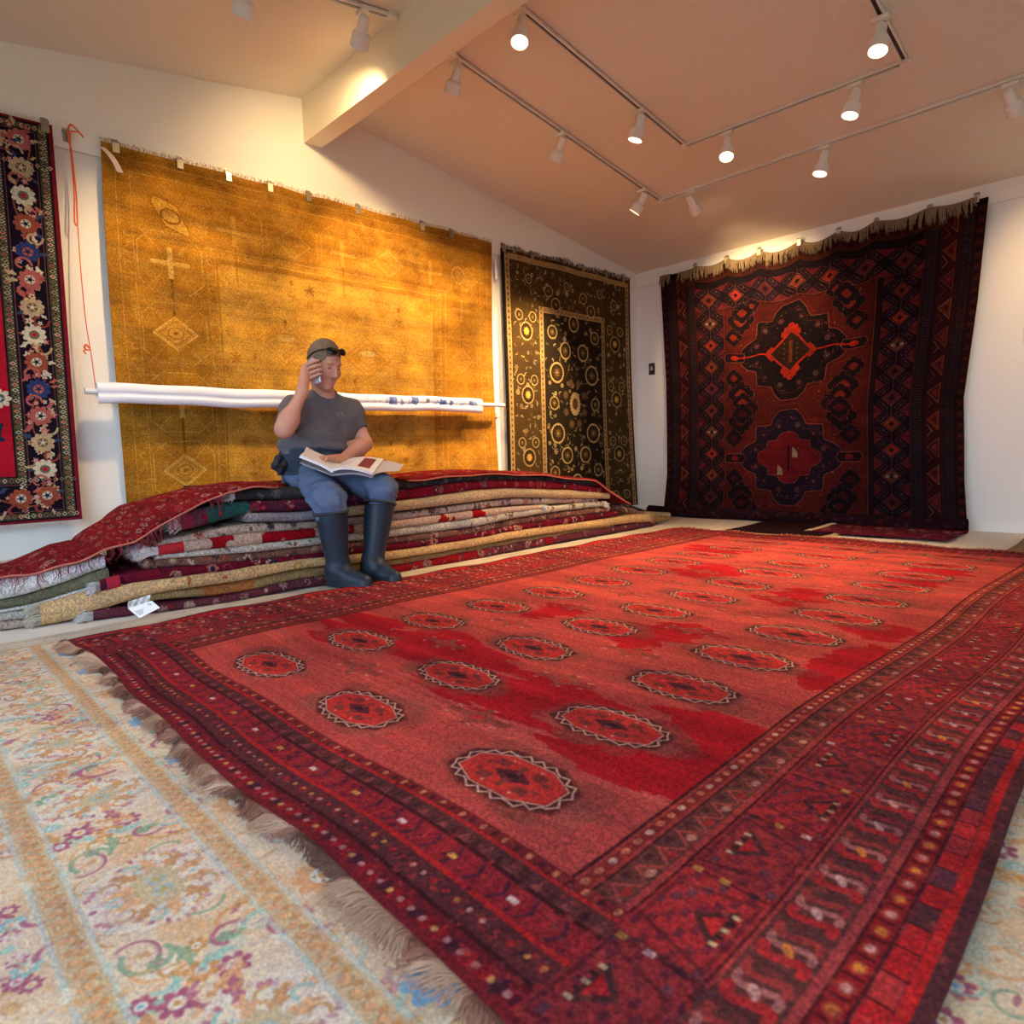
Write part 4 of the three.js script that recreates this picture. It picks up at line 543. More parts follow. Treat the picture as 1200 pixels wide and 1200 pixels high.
function smallRug(name, label, x0, x1, z0, z1, y, tex, fringeAt) {
  const t = thing(name, label, 'rug', [x0, 0, z0]);
  const f = (a, b) => V(lerp(0, x1 - x0, a) + 0.006 * Math.sin(b * 11), y + 0.01 + 0.004 * fbm(a * 6, b * 6, 7, 2), lerp(0, z1 - z0, b) + 0.008 * Math.sin(a * 6));
  mesh('pile', sheet(24, 30, f, 0.009, true), woolMat(tex, 8, 8), t);
  for (const b of fringeAt) mesh('fringe', fringeRow(160, (a) => { const p = f(a, b), s = b ? 1 : -1; return { pts: [p.clone().add(V(0, -0.004, -s * 0.004)), p.clone().add(V(rr(-0.01, 0.01), rr(0, 0.008), s * rr(0.02, 0.03))), p.clone().add(V(rr(-0.02, 0.02), -0.008, s * rr(0.03, 0.06)))], r: 0.0022, side: V(0, 1, 0) }; }), std(rgb(196, 168, 128), 1), t);
}
smallRug('small_rug', 'dark maroon rug lying under the rolled foot of the dark red wall rug', -0.94, -0.2, 1.5, 2.24, 0, repeated(STRIP.dusk, 0.2, 4), [1]);
smallRug('small_rug', 'folded maroon rug with a tan fringe, reaching past the dark red wall rug', -0.78, -0.26, 2.1, 2.97, 0.016, repeated(STRIP.garnet, 0.15, 4), [0]);
smallRug('small_rug', 'brown and olive rug lying on the bare floor by the wall', -1.0, -0.2, 3.31, 4.6, 0, repeated(STRIP.moss, 0.2, 5), []);

// ---------------------------------------------------------------- rolled banner on its pole, cord, tags, wall fittings
{
  const y = 1.03, z = 0.13, x0 = -4.885, x1 = -2.262;
  const pole = mesh('banner_pole', new THREE.CylinderGeometry(0.016, 0.016, 2.93, 14).rotateZ(Math.PI / 2), std(rgb(226, 222, 214), 0.5)); pole.position.set((x0 + x1) / 2 - 0.02 + 0.12, y + 0.02, z); tag(pole, 'thin white pole running through the rolled white banner', 'pole');
  const prof = []; for (let i = 0; i <= 20; i++) { const a = Math.PI * 1.5 * i / 20 - 0.7; prof.push([Math.cos(a) * 0.034, Math.sin(a) * 0.034 + 0.0]); }
  prof.reverse(); // back -> over the top -> front, then the loose flap
  const outline = [[-0.026, -0.03], ...Array.from({ length: 17 }, (_, i) => { const a = Math.PI * 1.15 - Math.PI * 1.35 * i / 16; return [Math.cos(a) * 0.036, 0.01 + Math.sin(a) * 0.036]; }), [0.03, -0.022], [0.036, -0.03], [0.034, -0.045], [0.026, -0.06], [0.012, -0.064]];
  const g = new THREE.Group(); g.name = numbered('rolled_banner'); g.position.set(x0, y, z); tag(g, 'white fabric banner rolled on its pole across the gold rug', 'banner'); scene.add(g);
  const flapTex = texture(canvas(2048, 128, (x, w, h) => { x.fillStyle = css([236, 236, 240]); x.fillRect(0, 0, w, h); seed = 5; for (let i = 0; i < 26; i++) { const px = lerp(0.66, 0.97, i / 26) * w; poly(x, [[px, rr(60, 84)], [px + rr(10, 50), rr(64, 90)], [px + rr(16, 60), rr(92, 112)], [px - 4, rr(90, 110)]], css(pick([[60, 84, 150], [120, 140, 190], [90, 96, 120], [170, 180, 210], [214, 214, 220]]), 0.85)); } for (let i = 0; i < 60; i++) { x.fillStyle = css([100, 110, 150], 0.7); x.fillRect(rr(0.6, 0.97) * w, rr(70, 110), rr(2, 8), 3); } }));
  const n = outline.length, f = (a, b) => { const k = b * (n - 1), i = Math.min(n - 2, Math.floor(k)), q = k - i, p = [lerp(outline[i][0], outline[i + 1][0], q), lerp(outline[i][1], outline[i + 1][1], q)], sway = 0.005 * Math.sin(a * 17) * b + 0.002 * Math.sin(a * 41); return V(a * (x1 - x0), p[1] + 0.02 + sway, p[0] + sway * 0.5); };
  mesh('cloth', sheet(70, 60, f, 0.004, true), new THREE.MeshStandardMaterial({ map: flapTex, roughness: 0.75 }), g);
  mesh('rolled_core', new THREE.CylinderGeometry(0.031, 0.031, x1 - x0 - 0.01, 18).rotateZ(Math.PI / 2).translate((x1 - x0) / 2, 0.03, 0), std(rgb(236, 236, 238), 0.75), g);
}
{
  const cord = (pts, r = 0.0035) => tube(pts.map(([u, v, z]) => onZ(u, v, z)), r, 60, 6), g = thing('orange_cord', 'orange cord tied to a clip on the rail, holding up the white banner', 'cord', [0, 0, 0]), mat = std(rgb(226, 92, 44), 0.8);
  mesh('bow', cord([[82, 170, 0.05], [80, 152, 0.06], [83, 146, 0.07], [90, 152, 0.07], [98, 161, 0.06]], 0.0045), mat, g);
  mesh('loop', merge([cord([[82, 168, 0.05], [85, 200, 0.05], [87, 230, 0.055], [88, 262, 0.06], [90, 266, 0.06], [90, 240, 0.055], [88, 215, 0.05], [83, 172, 0.05]]), cord([[79, 156, 0.06], [86, 154, 0.066], [92, 155, 0.066]])]), mat, g);
  mesh('line', cord([[91, 264, 0.06], [95, 320, 0.08], [101, 380, 0.1], [106, 410, 0.11], [109, 430, 0.118], [113, 461, 0.13]], 0.0025), mat, g);
  mesh('knot', merge([cord([[101, 410, 0.11], [99, 407, 0.115], [101, 404, 0.118], [105, 408, 0.112]], 0.005), cord([[105, 410, 0.11], [98, 411, 0.12], [101, 415, 0.12]], 0.0035)]), mat, g);
  rugClip(V(-4.9, 2.352, 0.03), 'dark metal clip on the bare rail holding the orange cord', undefined);
  const p = onZ(128, 193, 0.06); const paper = mesh('paper_tag', sheet(6, 14, (a, b) => V((a - 0.5) * 0.03 + b * 0.075, -b * 0.11, 0.02 + 0.03 * Math.sin(b * 3)), 0.001, true), std(rgb(232, 206, 176), 0.8)); paper.position.set(-4.752, 2.315, 0.045); tag(paper, 'curled cream paper tag at the top corner of the gold rug', 'tag');
  const strip = mesh('paper_roll', new THREE.CylinderGeometry(0.013, 0.013, 0.15, 12), std(rgb(230, 222, 206), 0.7)); strip.position.set(-1.956, 2.15, 0.03); strip.rotation.z = 0.03; tag(strip, 'short white paper roll hanging between the gold and brown rugs', 'paper');
  const br = thing('pole_bracket', 'small grey bracket on the wall below the pole end', 'bracket', [-2.0, 0.975, 0]); mesh('plate', rbox(0.06, 0.05, 0.008, 0.003, 0, 0, 0.005), std(rgb(176, 166, 156), 0.5, { metalness: 0.3 }), br); mesh('arm', rbox(0.04, 0.012, 0.05, 0.003, 0, -0.018, 0.03), std(rgb(176, 166, 156), 0.5, { metalness: 0.3 }), br);
  const sw = thing('light_switch', 'small dark switch plate on the white wall beside the dark red rug', 'switch', [0, 1.458, 0.19]); mesh('plate', rbox(0.008, 0.115, 0.07, 0.003, -0.004, 0, 0), std(rgb(46, 38, 34), 0.4), sw); mesh('toggle', rbox(0.014, 0.04, 0.024, 0.003, -0.012, 0.004, 0), std(rgb(176, 168, 156), 0.4), sw);
  const q = onX(1198, 393, 0), pl = thing('wall_plate', 'pale blank plate on the bare wall past the dark red rug', 'wall plate', [0, q.y, q.z + 0.04]); mesh('plate', rbox(0.008, 0.115, 0.075, 0.003, -0.004, 0, 0), std(rgb(226, 214, 192), 0.4), pl); mesh('toggle', rbox(0.01, 0.04, 0.02, 0.003, -0.009, 0, 0), std(rgb(206, 194, 172), 0.4), pl);
}

// ---------------------------------------------------------------- the pile of folded rugs along the wall
const FRONT = [[-5.5, 0.7], [-5.3, 0.73], [-5.1, 0.81], [-4.8, 0.9], [-4.4, 0.92], [-3, 0.92], [-1.5, 0.88], [-0.9, 0.86]];
const frontAt = (u, v) => { let z = 0.9; for (let i = 0; i < 4; i++) z = along(FRONT, onZ(u, v, z).x); return z; };
// stations: [pixel column, top row, bottom row] of the folded edge seen in the photograph
function foldedRug(name, label, stations, tex, { inset = 0, fringe = null, ends = null, depth = 0.72, band = null } = {}) {
  const st = stations.map(([u, t, b]) => { const z = frontAt(u, (t + b) / 2) - inset, p = onZ(u, t, z), q = onZ(u, b, z); return { x: (p.x + q.x) / 2, y1: p.y, y0: Math.max(q.y, 0.002), z }; });
  const x0 = st[0].x, x1 = st[st.length - 1].x, g = thing(name, label, 'rug', [x0, 0, 0], 'folded rugs piled along the wall'), n = 64, ring = [];
  const get = (k, x) => along(st.map((s) => [s.x, s[k]]), x), sm = (k, x) => (get(k, x - 0.08) + get(k, x) * 2 + get(k, x + 0.08)) / 4;
  const pos = [], uv = [], idx = [], K = 16;
  for (let i = 0; i <= n; i++) {
    const x = lerp(x0, x1, i / n), y1 = sm('y1', x), y0 = Math.max(0.002, sm('y0', x)), h = (y1 - y0) / 2, c = (y0 + y1) / 2, z = sm('z', x) + 0.01 * (noise2(x * 3, stations[0][1], 4) - 0.5) + 0.004 * Math.sin(x * 23 + y0 * 40), zb = Math.max(0.1, z - depth);
    for (let k = 0; k < K; k++) { // back bottom -> front fold -> back top
      let yy, zz, v; if (k < 2) { yy = c - h; zz = lerp(zb, z - h, k / 2); v = -0.3 + k * 0.15; } else if (k < K - 2) { const a = lerp(-Math.PI / 2, Math.PI / 2, (k - 2) / (K - 5)); yy = c + Math.sin(a) * h; zz = z - h * 0.9 + Math.cos(a) * h * 0.9; v = (a / Math.PI + 0.5) * (h * 2.2) / 0.24; } else { yy = c + h; zz = lerp(z - h, zb, (k - (K - 3)) / 2); v = 0.5 + (k - K + 3) * 0.3; }
      pos.push(x - x0, yy, zz); uv.push((x + 6) / 5, v);
    }
    if (i) for (let k = 0; k < K; k++) { const m = (k + 1) % K, a = (i - 1) * K, b = i * K; idx.push(a + k, b + k, b + m, a + k, b + m, a + m); }
  }
  for (const e of [0, n]) { const o = pos.length / 3; let cy = 0, cz = 0; for (let k = 0; k < K; k++) { const q = (e * K + k) * 3; pos.push(pos[q], pos[q + 1], pos[q + 2]); uv.push(uv[(e * K + k) * 2], uv[(e * K + k) * 2 + 1]); cy += pos[q + 1] / K; cz += pos[q + 2] / K; } pos.push(pos[o * 3], cy, cz); uv.push(uv[o * 2], 0.3); for (let k = 0; k < K; k++) { const m = (k + 1) % K; e ? idx.push(o + k, o + K, o + m) : idx.push(o + k, o + m, o + K); } }
  const geo = new THREE.BufferGeometry(); geo.setAttribute('position', new THREE.Float32BufferAttribute(pos, 3)); geo.setAttribute('uv', new THREE.Float32BufferAttribute(uv, 2)); geo.setIndex(idx); geo.computeVertexNormals();
  mesh('folded_pile', geo, woolMat(tex, 30, 3, 0.004, { side: THREE.DoubleSide }), g);
  for (const [end, col, len = 0.06] of fringe ?? []) { // tassels at an end of the rug
    const s = end ? st[st.length - 1] : st[0], dir = end ? 1 : -1, l = []; for (let i = 0; i < 170; i++) { const y = rr(s.y0 + 0.004, s.y1 - 0.004), z = s.z - Math.pow(rnd(), 1.6) * 0.22, L = len * rr(0.6, 1.1); l.push({ pts: [V((end ? x1 - x0 : 0) - dir * 0.004, y, z - 0.012), V((end ? x1 - x0 : 0) + dir * L * 0.5, y + rr(-0.004, 0.008), z + rr(-0.008, 0.012)), V((end ? x1 - x0 : 0) + dir * L, Math.max(0.004, y - rr(0, 0.03)), z + rr(-0.02, 0.03))], r: 0.003, side: V(0, 1, 0) }); }
    mesh('fringe', strands(l), std(col, 1), g);
  }
  if (band) { const [b0, b1, col] = band, l = []; for (let i = 0; i <= 6; i++) { const x = lerp(x0 + b0, x0 + b1, i / 6), y1 = sm('y1', x), y0 = sm('y0', x), h = (y1 - y0) / 2, c = (y0 + y1) / 2, z = sm('z', x) + 0.01 * (noise2(x * 3, stations[0][1], 4) - 0.5) + 0.004 * Math.sin(x * 23 + y0 * 40); l.push({ x, h, c, z }); }
    mesh('end_band', sheet(6, 12, (a, b) => { const k = l[Math.round(a * 6)], t = lerp(Math.PI / 2, -Math.PI / 2, b); return V(k.x - x0, k.c + Math.sin(t) * (k.h + 0.002), k.z - k.h * 0.9 + Math.cos(t) * (k.h * 0.9 + 0.004)); }, 0.004, true), std(col, 1), g); }
  return g;
}
const snow = rgb(222, 218, 212), ivoryC = rgb(214, 204, 184);
foldedRug('folded_rug', 'mauve and crimson floral rug at the very bottom of the pile', [[110, 714, 728], [135, 713, 725], [180, 709, 719], [220, 705, 715], [253, 701, 711], [290, 694, 707], [345, 680, 691], [380, 676, 689], [470, 662, 672], [560, 645, 655], [600, 637, 648], [670, 625, 633], [720, 617, 625], [768, 609, 617]], STRIP.mauve, { fringe: [[0, snow, 0.07]] });
foldedRug('folded_rug', 'thin greyish tan rug second from the bottom of the pile', [[160, 697, 707], [200, 693, 702], [253, 686, 699], [290, 681, 694], [345, 668, 680], [380, 664, 676], [470, 655, 662], [560, 640, 646], [600, 632, 638], [670, 622, 626], [720, 613, 618]], STRIP.moss, { inset: 0.02 });
foldedRug('folded_rug', 'straw yellow rug with orange sprigs and a broad flat end on the floor', [[48, 706, 735], [75, 701, 734], [100, 693, 724], [130, 686, 713], [165, 682, 700], [200, 678, 693], [253, 671, 686], [290, 665, 681], [345, 656, 668], [380, 653, 664], [470, 645, 655], [560, 631, 640], [600, 623, 632], [670, 614, 622], [740, 604, 613], [762, 603, 612]], STRIP.straw, { inset: -0.012, fringe: [[0, ivoryC, 0.06], [1, rgb(190, 150, 100), 0.04]] });
foldedRug('folded_rug', 'thin garnet floral rug lying on the straw yellow rug', [[118, 680, 694], [135, 677, 691], [165, 667, 683], [200, 665, 678], [253, 662, 671], [290, 657, 666], [345, 652, 657], [470, 637, 645], [560, 625, 632], [600, 616, 624], [670, 606, 614], [725, 599, 605]], STRIP.garnet, { fringe: [[0, snow, 0.05]], band: [0.02, 0.07, rgb(160, 22, 40)] });
foldedRug('folded_rug', 'brownish pink floral rug between the garnet and the cream floral rugs', [[172, 654, 667], [200, 653, 665], [253, 651, 662], [290, 647, 658], [345, 642, 653], [470, 628, 637], [560, 617, 626], [600, 608, 617], [670, 598, 606], [715, 593, 600]], STRIP.briar, { inset: 0.012 });
foldedRug('folded_rug', 'pale cream floral rug halfway up the pile', [[182, 650, 656], [200, 649, 654], [253, 643, 651], [290, 639, 648], [345, 633, 642], [470, 619, 628], [560, 607, 617], [600, 599, 608], [650, 593, 600], [700, 588, 594], [708, 588, 594]], STRIP.frost, { fringe: [[1, snow, 0.05]] });
foldedRug('folded_rug', 'cream rug with bold red patches halfway up the pile', [[186, 641, 651], [200, 637, 649], [253, 630, 643], [290, 625, 640], [345, 622, 633], [470, 610, 619], [560, 598, 607], [600, 594, 601], [635, 592, 597]], STRIP.poppy, { inset: -0.006, fringe: [[0, snow, 0.1], [1, snow, 0.06]], band: [0.0, 0.1, rgb(158, 16, 28)] });
foldedRug('folded_rug', 'beige rug with scrolling outlines above the red patched rug', [[182, 636, 643], [215, 628, 638], [253, 620, 631], [290, 613, 625], [345, 613, 622], [470, 601, 610], [560, 589, 597], [600, 584, 592], [670, 583, 590], [700, 584, 589]], STRIP.scroll, { inset: 0.014 });
foldedRug('folded_rug', 'plain grey and tan backed rug above the scroll patterned rug', [[291, 601, 612], [310, 601, 611], [345, 601, 612], [470, 587, 599], [560, 574, 588], [600, 572, 583], [670, 574, 584], [715, 578, 585]], STRIP.sand, { inset: -0.008 });
foldedRug('folded_rug', 'teal and purple floral rug near the top of the pile', [[213, 602, 622], [235, 596, 618], [253, 591, 614], [272, 588, 607], [290, 587, 601], [345, 586, 600], [470, 574, 587], [560, 563, 574], [600, 562, 572], [670, 565, 575], [706, 572, 579]], STRIP.teal, { fringe: [[0, snow, 0.06]], band: [0.0, 0.05, rgb(120, 24, 54)] });
foldedRug('folded_rug', 'charcoal grey floral rug directly under the red drape', [[276, 572, 587], [290, 571, 586], [345, 571, 586], [400, 570, 582], [470, 564, 574], [560, 557, 563], [600, 557, 562], [670, 561, 566], [697, 565, 571]], STRIP.charcoal, { inset: 0.02, fringe: [[0, snow, 0.04]] });
foldedRug('folded_rug', 'brown patterned rug folded into the wall-corner end of the pile', [[714, 590, 598], [730, 593, 601], [747, 597, 603]], STRIP.briar, { inset: 0.06, depth: 0.5 });
foldedRug('folded_rug', 'dark brown rug end behind the straw yellow rug', [[728, 588, 597], [742, 592, 602], [760, 599, 603]], STRIP.charcoal, { inset: 0.3, depth: 0.4 });
foldedRug('folded_rug', 'small beige rolled rug on the floor past the end of the pile', [[757, 600, 608], [775, 600, 607], [786, 601, 606]], STRIP.sand, { inset: 0.1, depth: 0.2 });
foldedRug('folded_rug', 'second small beige rolled rug on the floor, partly under the first', [[755, 608, 615], [772, 606, 612], [784, 605, 611]], STRIP.moss, { inset: 0.02, depth: 0.12 });
// the shorter pile at the other end
foldedRug('folded_rug', 'rust and cream patterned rug flat on the floor at the low end of the pile', [[-30, 732, 742], [0, 728, 739], [46, 725, 734]], STRIP.scroll, { inset: 0.02, depth: 0.5 });
foldedRug('folded_rug', 'mottled grey brown rug at the low end of the pile', [[-30, 722, 732], [0, 718, 728], [43, 713, 725]], STRIP.frost, { inset: 0.03, depth: 0.5 });
foldedRug('folded_rug', 'pale grey rug edge under the olive green backed rug', [[-40, 719, 724], [0, 715, 719], [60, 701, 708], [112, 680, 691]], STRIP.plain, { inset: 0.02, depth: 0.5 });
foldedRug('folded_rug', 'olive green backed rug under the white backed rug', [[-40, 711, 720], [0, 705, 717], [60, 690, 703], [128, 663, 680]], STRIP.fern, { inset: 0.0, depth: 0.6 });
foldedRug('folded_rug', 'white backed thick rug under the red drape at the low end', [[-40, 682, 711], [0, 678, 705], [60, 668, 690], [124, 650, 664]], STRIP.plain, { inset: -0.01, depth: 0.6 });
{ // red rug draped over everything
  const lo = [[-40, 680], [0, 677], [30, 674], [86, 660], [120, 646], [160, 633], [183, 620], [211, 602], [253, 583], [268, 576], [300, 571], [350, 570], [400, 569], [462, 565], [500, 561.5], [560, 556], [600, 556], [640, 557.5], [670, 561], [698, 564], [712, 574], [738, 591]];
  const hi = [[-40, 668], [0, 665], [28, 661], [86, 639], [112, 634], [122, 634], [130, 623], [165, 606], [183, 593], [230, 581], [272, 571], [300, 568], [350, 566], [400, 565], [462, 562], [500, 557], [540, 553], [560, 551], [600, 550.5], [640, 552], [670, 554], [698, 561], [712, 571], [738, 588]];
  const t = thing('draped_rug', 'red patterned rug draped over the top of the whole pile', 'rug', [-5.6, 0, 0.1]);
  const us = lo.map((p) => p[0]), wave = (u) => 0.004 * Math.sin(u / 9);
  const f = (a, b) => { const k = a * (us.length - 1), i = Math.min(us.length - 2, Math.floor(k)), u = lerp(us[i], us[i + 1], k - i), vl = along(lo, u), vh = along(hi, u), zf = frontAt(u, vl) + 0.022 - 0.3 * clamp((u - 318) / 20, 0, 1) * clamp((476 - u) / 14, 0, 1), P = onZ(u, vl, zf); const zb = 0.2, k2 = onZ(u, vh, lerp(zf, zb, clamp((vl - vh) / 5, 0.25, 0.8))); // the far edge of what shows
    const q = b < 0.72 ? b / 0.72 : 1, r = V().lerpVectors(P, V(P.x, k2.y + 0.004, k2.z), q); if (b >= 0.72) r.add(V(0, -(b - 0.72) * 0.16, -(b - 0.72) * (k2.z - 0.13) / 0.28)); r.y += 0.012 * Math.sin(q * Math.PI) + wave(u) * (1 - q); return r.add(V(5.6, 0.004, -0.1)); };
  const mt = woolMat(repeated(STRIP.drape, 1.0, 2.4), 40, 8, 0.004); mesh('pile', sheet(190, 22, f, 0.01, true), mt, t);
  mesh('selvedge', tube(Array.from({ length: 90 }, (_, i) => f(i / 89, 0).add(V(0, -0.004, 0.004))), 0.005, 260, 6), std(rgb(176, 96, 78), 1), t);
  const fr = []; for (let i = 0; i < 120; i++) { const a = rr(0.02, 0.4), p = f(a, 0); const L = rr(0.03, 0.09); fr.push({ pts: [p.clone(), p.clone().add(V(rr(-0.01, 0.01), -L * 0.5, 0.008)), p.clone().add(V(rr(-0.03, 0.03), -L, rr(-0.004, 0.012)))], r: 0.0016 }); }
  mesh('fringe', strands(fr), std(rgb(132, 30, 40), 1), t);
}
{ // price card on the bottom rug
  const c = thing('price_tag', 'white price card lying against the bottom rug of the pile', 'tag', [0, 0, 0]), z = 0.93;
  const q = [[150, 713], [178, 704], [185, 711], [161, 723]].map(([u, v]) => onZ(u, v, z)); q.forEach((p, i) => { p.y = Math.max(p.y, 0.012); p.z += i > 1 ? 0.03 : 0; });
  const f = (a, b) => V().lerpVectors(V().lerpVectors(q[0], q[1], a), V().lerpVectors(q[3], q[2], a), b);
  const tx = texture(canvas(256, 128, (x, w, h) => { x.fillStyle = '#f4f3f0'; x.fillRect(0, 0, w, h); x.fillStyle = '#555'; for (let i = 0; i < 4; i++) x.fillRect(24, 56 + i * 14, 90 - i * 12, 5); x.beginPath(); x.arc(206, 36, 13, 0, 7); x.lineWidth = 6; x.strokeStyle = '#444'; x.stroke(); }));
  mesh('card', sheet(6, 4, f, 0.0015, true), new THREE.MeshStandardMaterial({ map: tx, roughness: 0.6 }), c);
  mesh('tissue', sheet(10, 5, (a, b) => onZ(lerp(150, 176, a), lerp(712, 704, a) - 7 + 8 * b, z - 0.01 + 0.01 * Math.sin(a * 20 + b * 4)), 0.001, true), std(rgb(226, 222, 216), 0.8), c);
}

// ---------------------------------------------------------------- the seated man
// distance fields meshed by surface nets
function netMesh(sdf, lo, hi, cell) {
  const n = [0, 1, 2].map((i) => Math.ceil((hi.getComponent(i) - lo.getComponent(i)) / cell) + 1), [nx, ny, nz] = n, D = new Float32Array(nx * ny * nz), at = (i, j, k) => (k * ny + j) * nx + i, p = V();
  for (let k = 0; k < nz; k++) for (let j = 0; j < ny; j++) for (let i = 0; i < nx; i++) D[at(i, j, k)] = sdf(p.set(lo.x + i * cell, lo.y + j * cell, lo.z + k * cell));
  const id = new Int32Array(nx * ny * nz).fill(-1), pos = [], idx = [];
  for (let k = 0; k < nz - 1; k++) for (let j = 0; j < ny - 1; j++) for (let i = 0; i < nx - 1; i++) {
    let m = 0, sx = 0, sy = 0, sz = 0; const c = [];
    for (let q = 0; q < 8; q++) c.push(D[at(i + (q & 1), j + ((q >> 1) & 1), k + (q >> 2))]);
    for (let a = 0; a < 8; a++) for (let b = 0; b < 3; b++) { if (a & (1 << b)) continue; const e = a | (1 << b); if ((c[a] < 0) === (c[e] < 0)) continue; const t = c[a] / (c[a] - c[e]); sx += (a & 1) + (b === 0 ? t : 0); sy += ((a >> 1) & 1) + (b === 1 ? t : 0); sz += (a >> 2) + (b === 2 ? t : 0); m++; }
    if (m) { id[at(i, j, k)] = pos.length / 3; pos.push(lo.x + (i + sx / m) * cell, lo.y + (j + sy / m) * cell, lo.z + (k + sz / m) * cell); }
  }
  const quad = (a, b, c, d, f) => { if (a < 0 || b < 0 || c < 0 || d < 0) return; f ? idx.push(a, b, c, a, c, d) : idx.push(a, c, b, a, d, c); };
  for (let k = 1; k < nz - 1; k++) for (let j = 1; j < ny - 1; j++) for (let i = 1; i < nx - 1; i++) {
    const s = D[at(i, j, k)] < 0;
    if (s !== D[at(i + 1, j, k)] < 0) quad(id[at(i, j - 1, k - 1)], id[at(i, j, k - 1)], id[at(i, j, k)], id[at(i, j - 1, k)], s);
    if (s !== D[at(i, j + 1, k)] < 0) quad(id[at(i - 1, j, k - 1)], id[at(i - 1, j, k)], id[at(i, j, k)], id[at(i, j, k - 1)], s);
    if (s !== D[at(i, j, k + 1)] < 0) quad(id[at(i - 1, j - 1, k)], id[at(i, j - 1, k)], id[at(i, j, k)], id[at(i - 1, j, k)], s);
  }
  const g = new THREE.BufferGeometry(); g.setAttribute('position', new THREE.Float32BufferAttribute(pos, 3)); g.setAttribute('uv', new THREE.Float32BufferAttribute(new Float32Array(pos.length / 3 * 2), 2)); g.setIndex(idx); g.computeVertexNormals(); return g;
}
const cap = (p, a, b, ra, rb) => { const bx = b.x - a.x, by = b.y - a.y, bz = b.z - a.z, px = p.x - a.x, py = p.y - a.y, pz = p.z - a.z, h = clamp((px * bx + py * by + pz * bz) / (bx * bx + by * by + bz * bz + 1e-9), 0, 1); return Math.hypot(px - bx * h, py - by * h, pz - bz * h) - (ra + (rb - ra) * h); };
const ell = (p, c, rx, ry, rz) => { const x = p.x - c.x, y = p.y - c.y, z = p.z - c.z, k0 = Math.hypot(x / rx, y / ry, z / rz), k1 = Math.hypot(x / (rx * rx), y / (ry * ry), z / (rz * rz)); return k0 * (k0 - 1) / (k1 + 1e-9); };
const smin = (a, b, k) => { const h = Math.max(k - Math.abs(a - b), 0) / k; return Math.min(a, b) - h * h * k * 0.25; };
const smax = (a, b, k) => -smin(-a, -b, k);
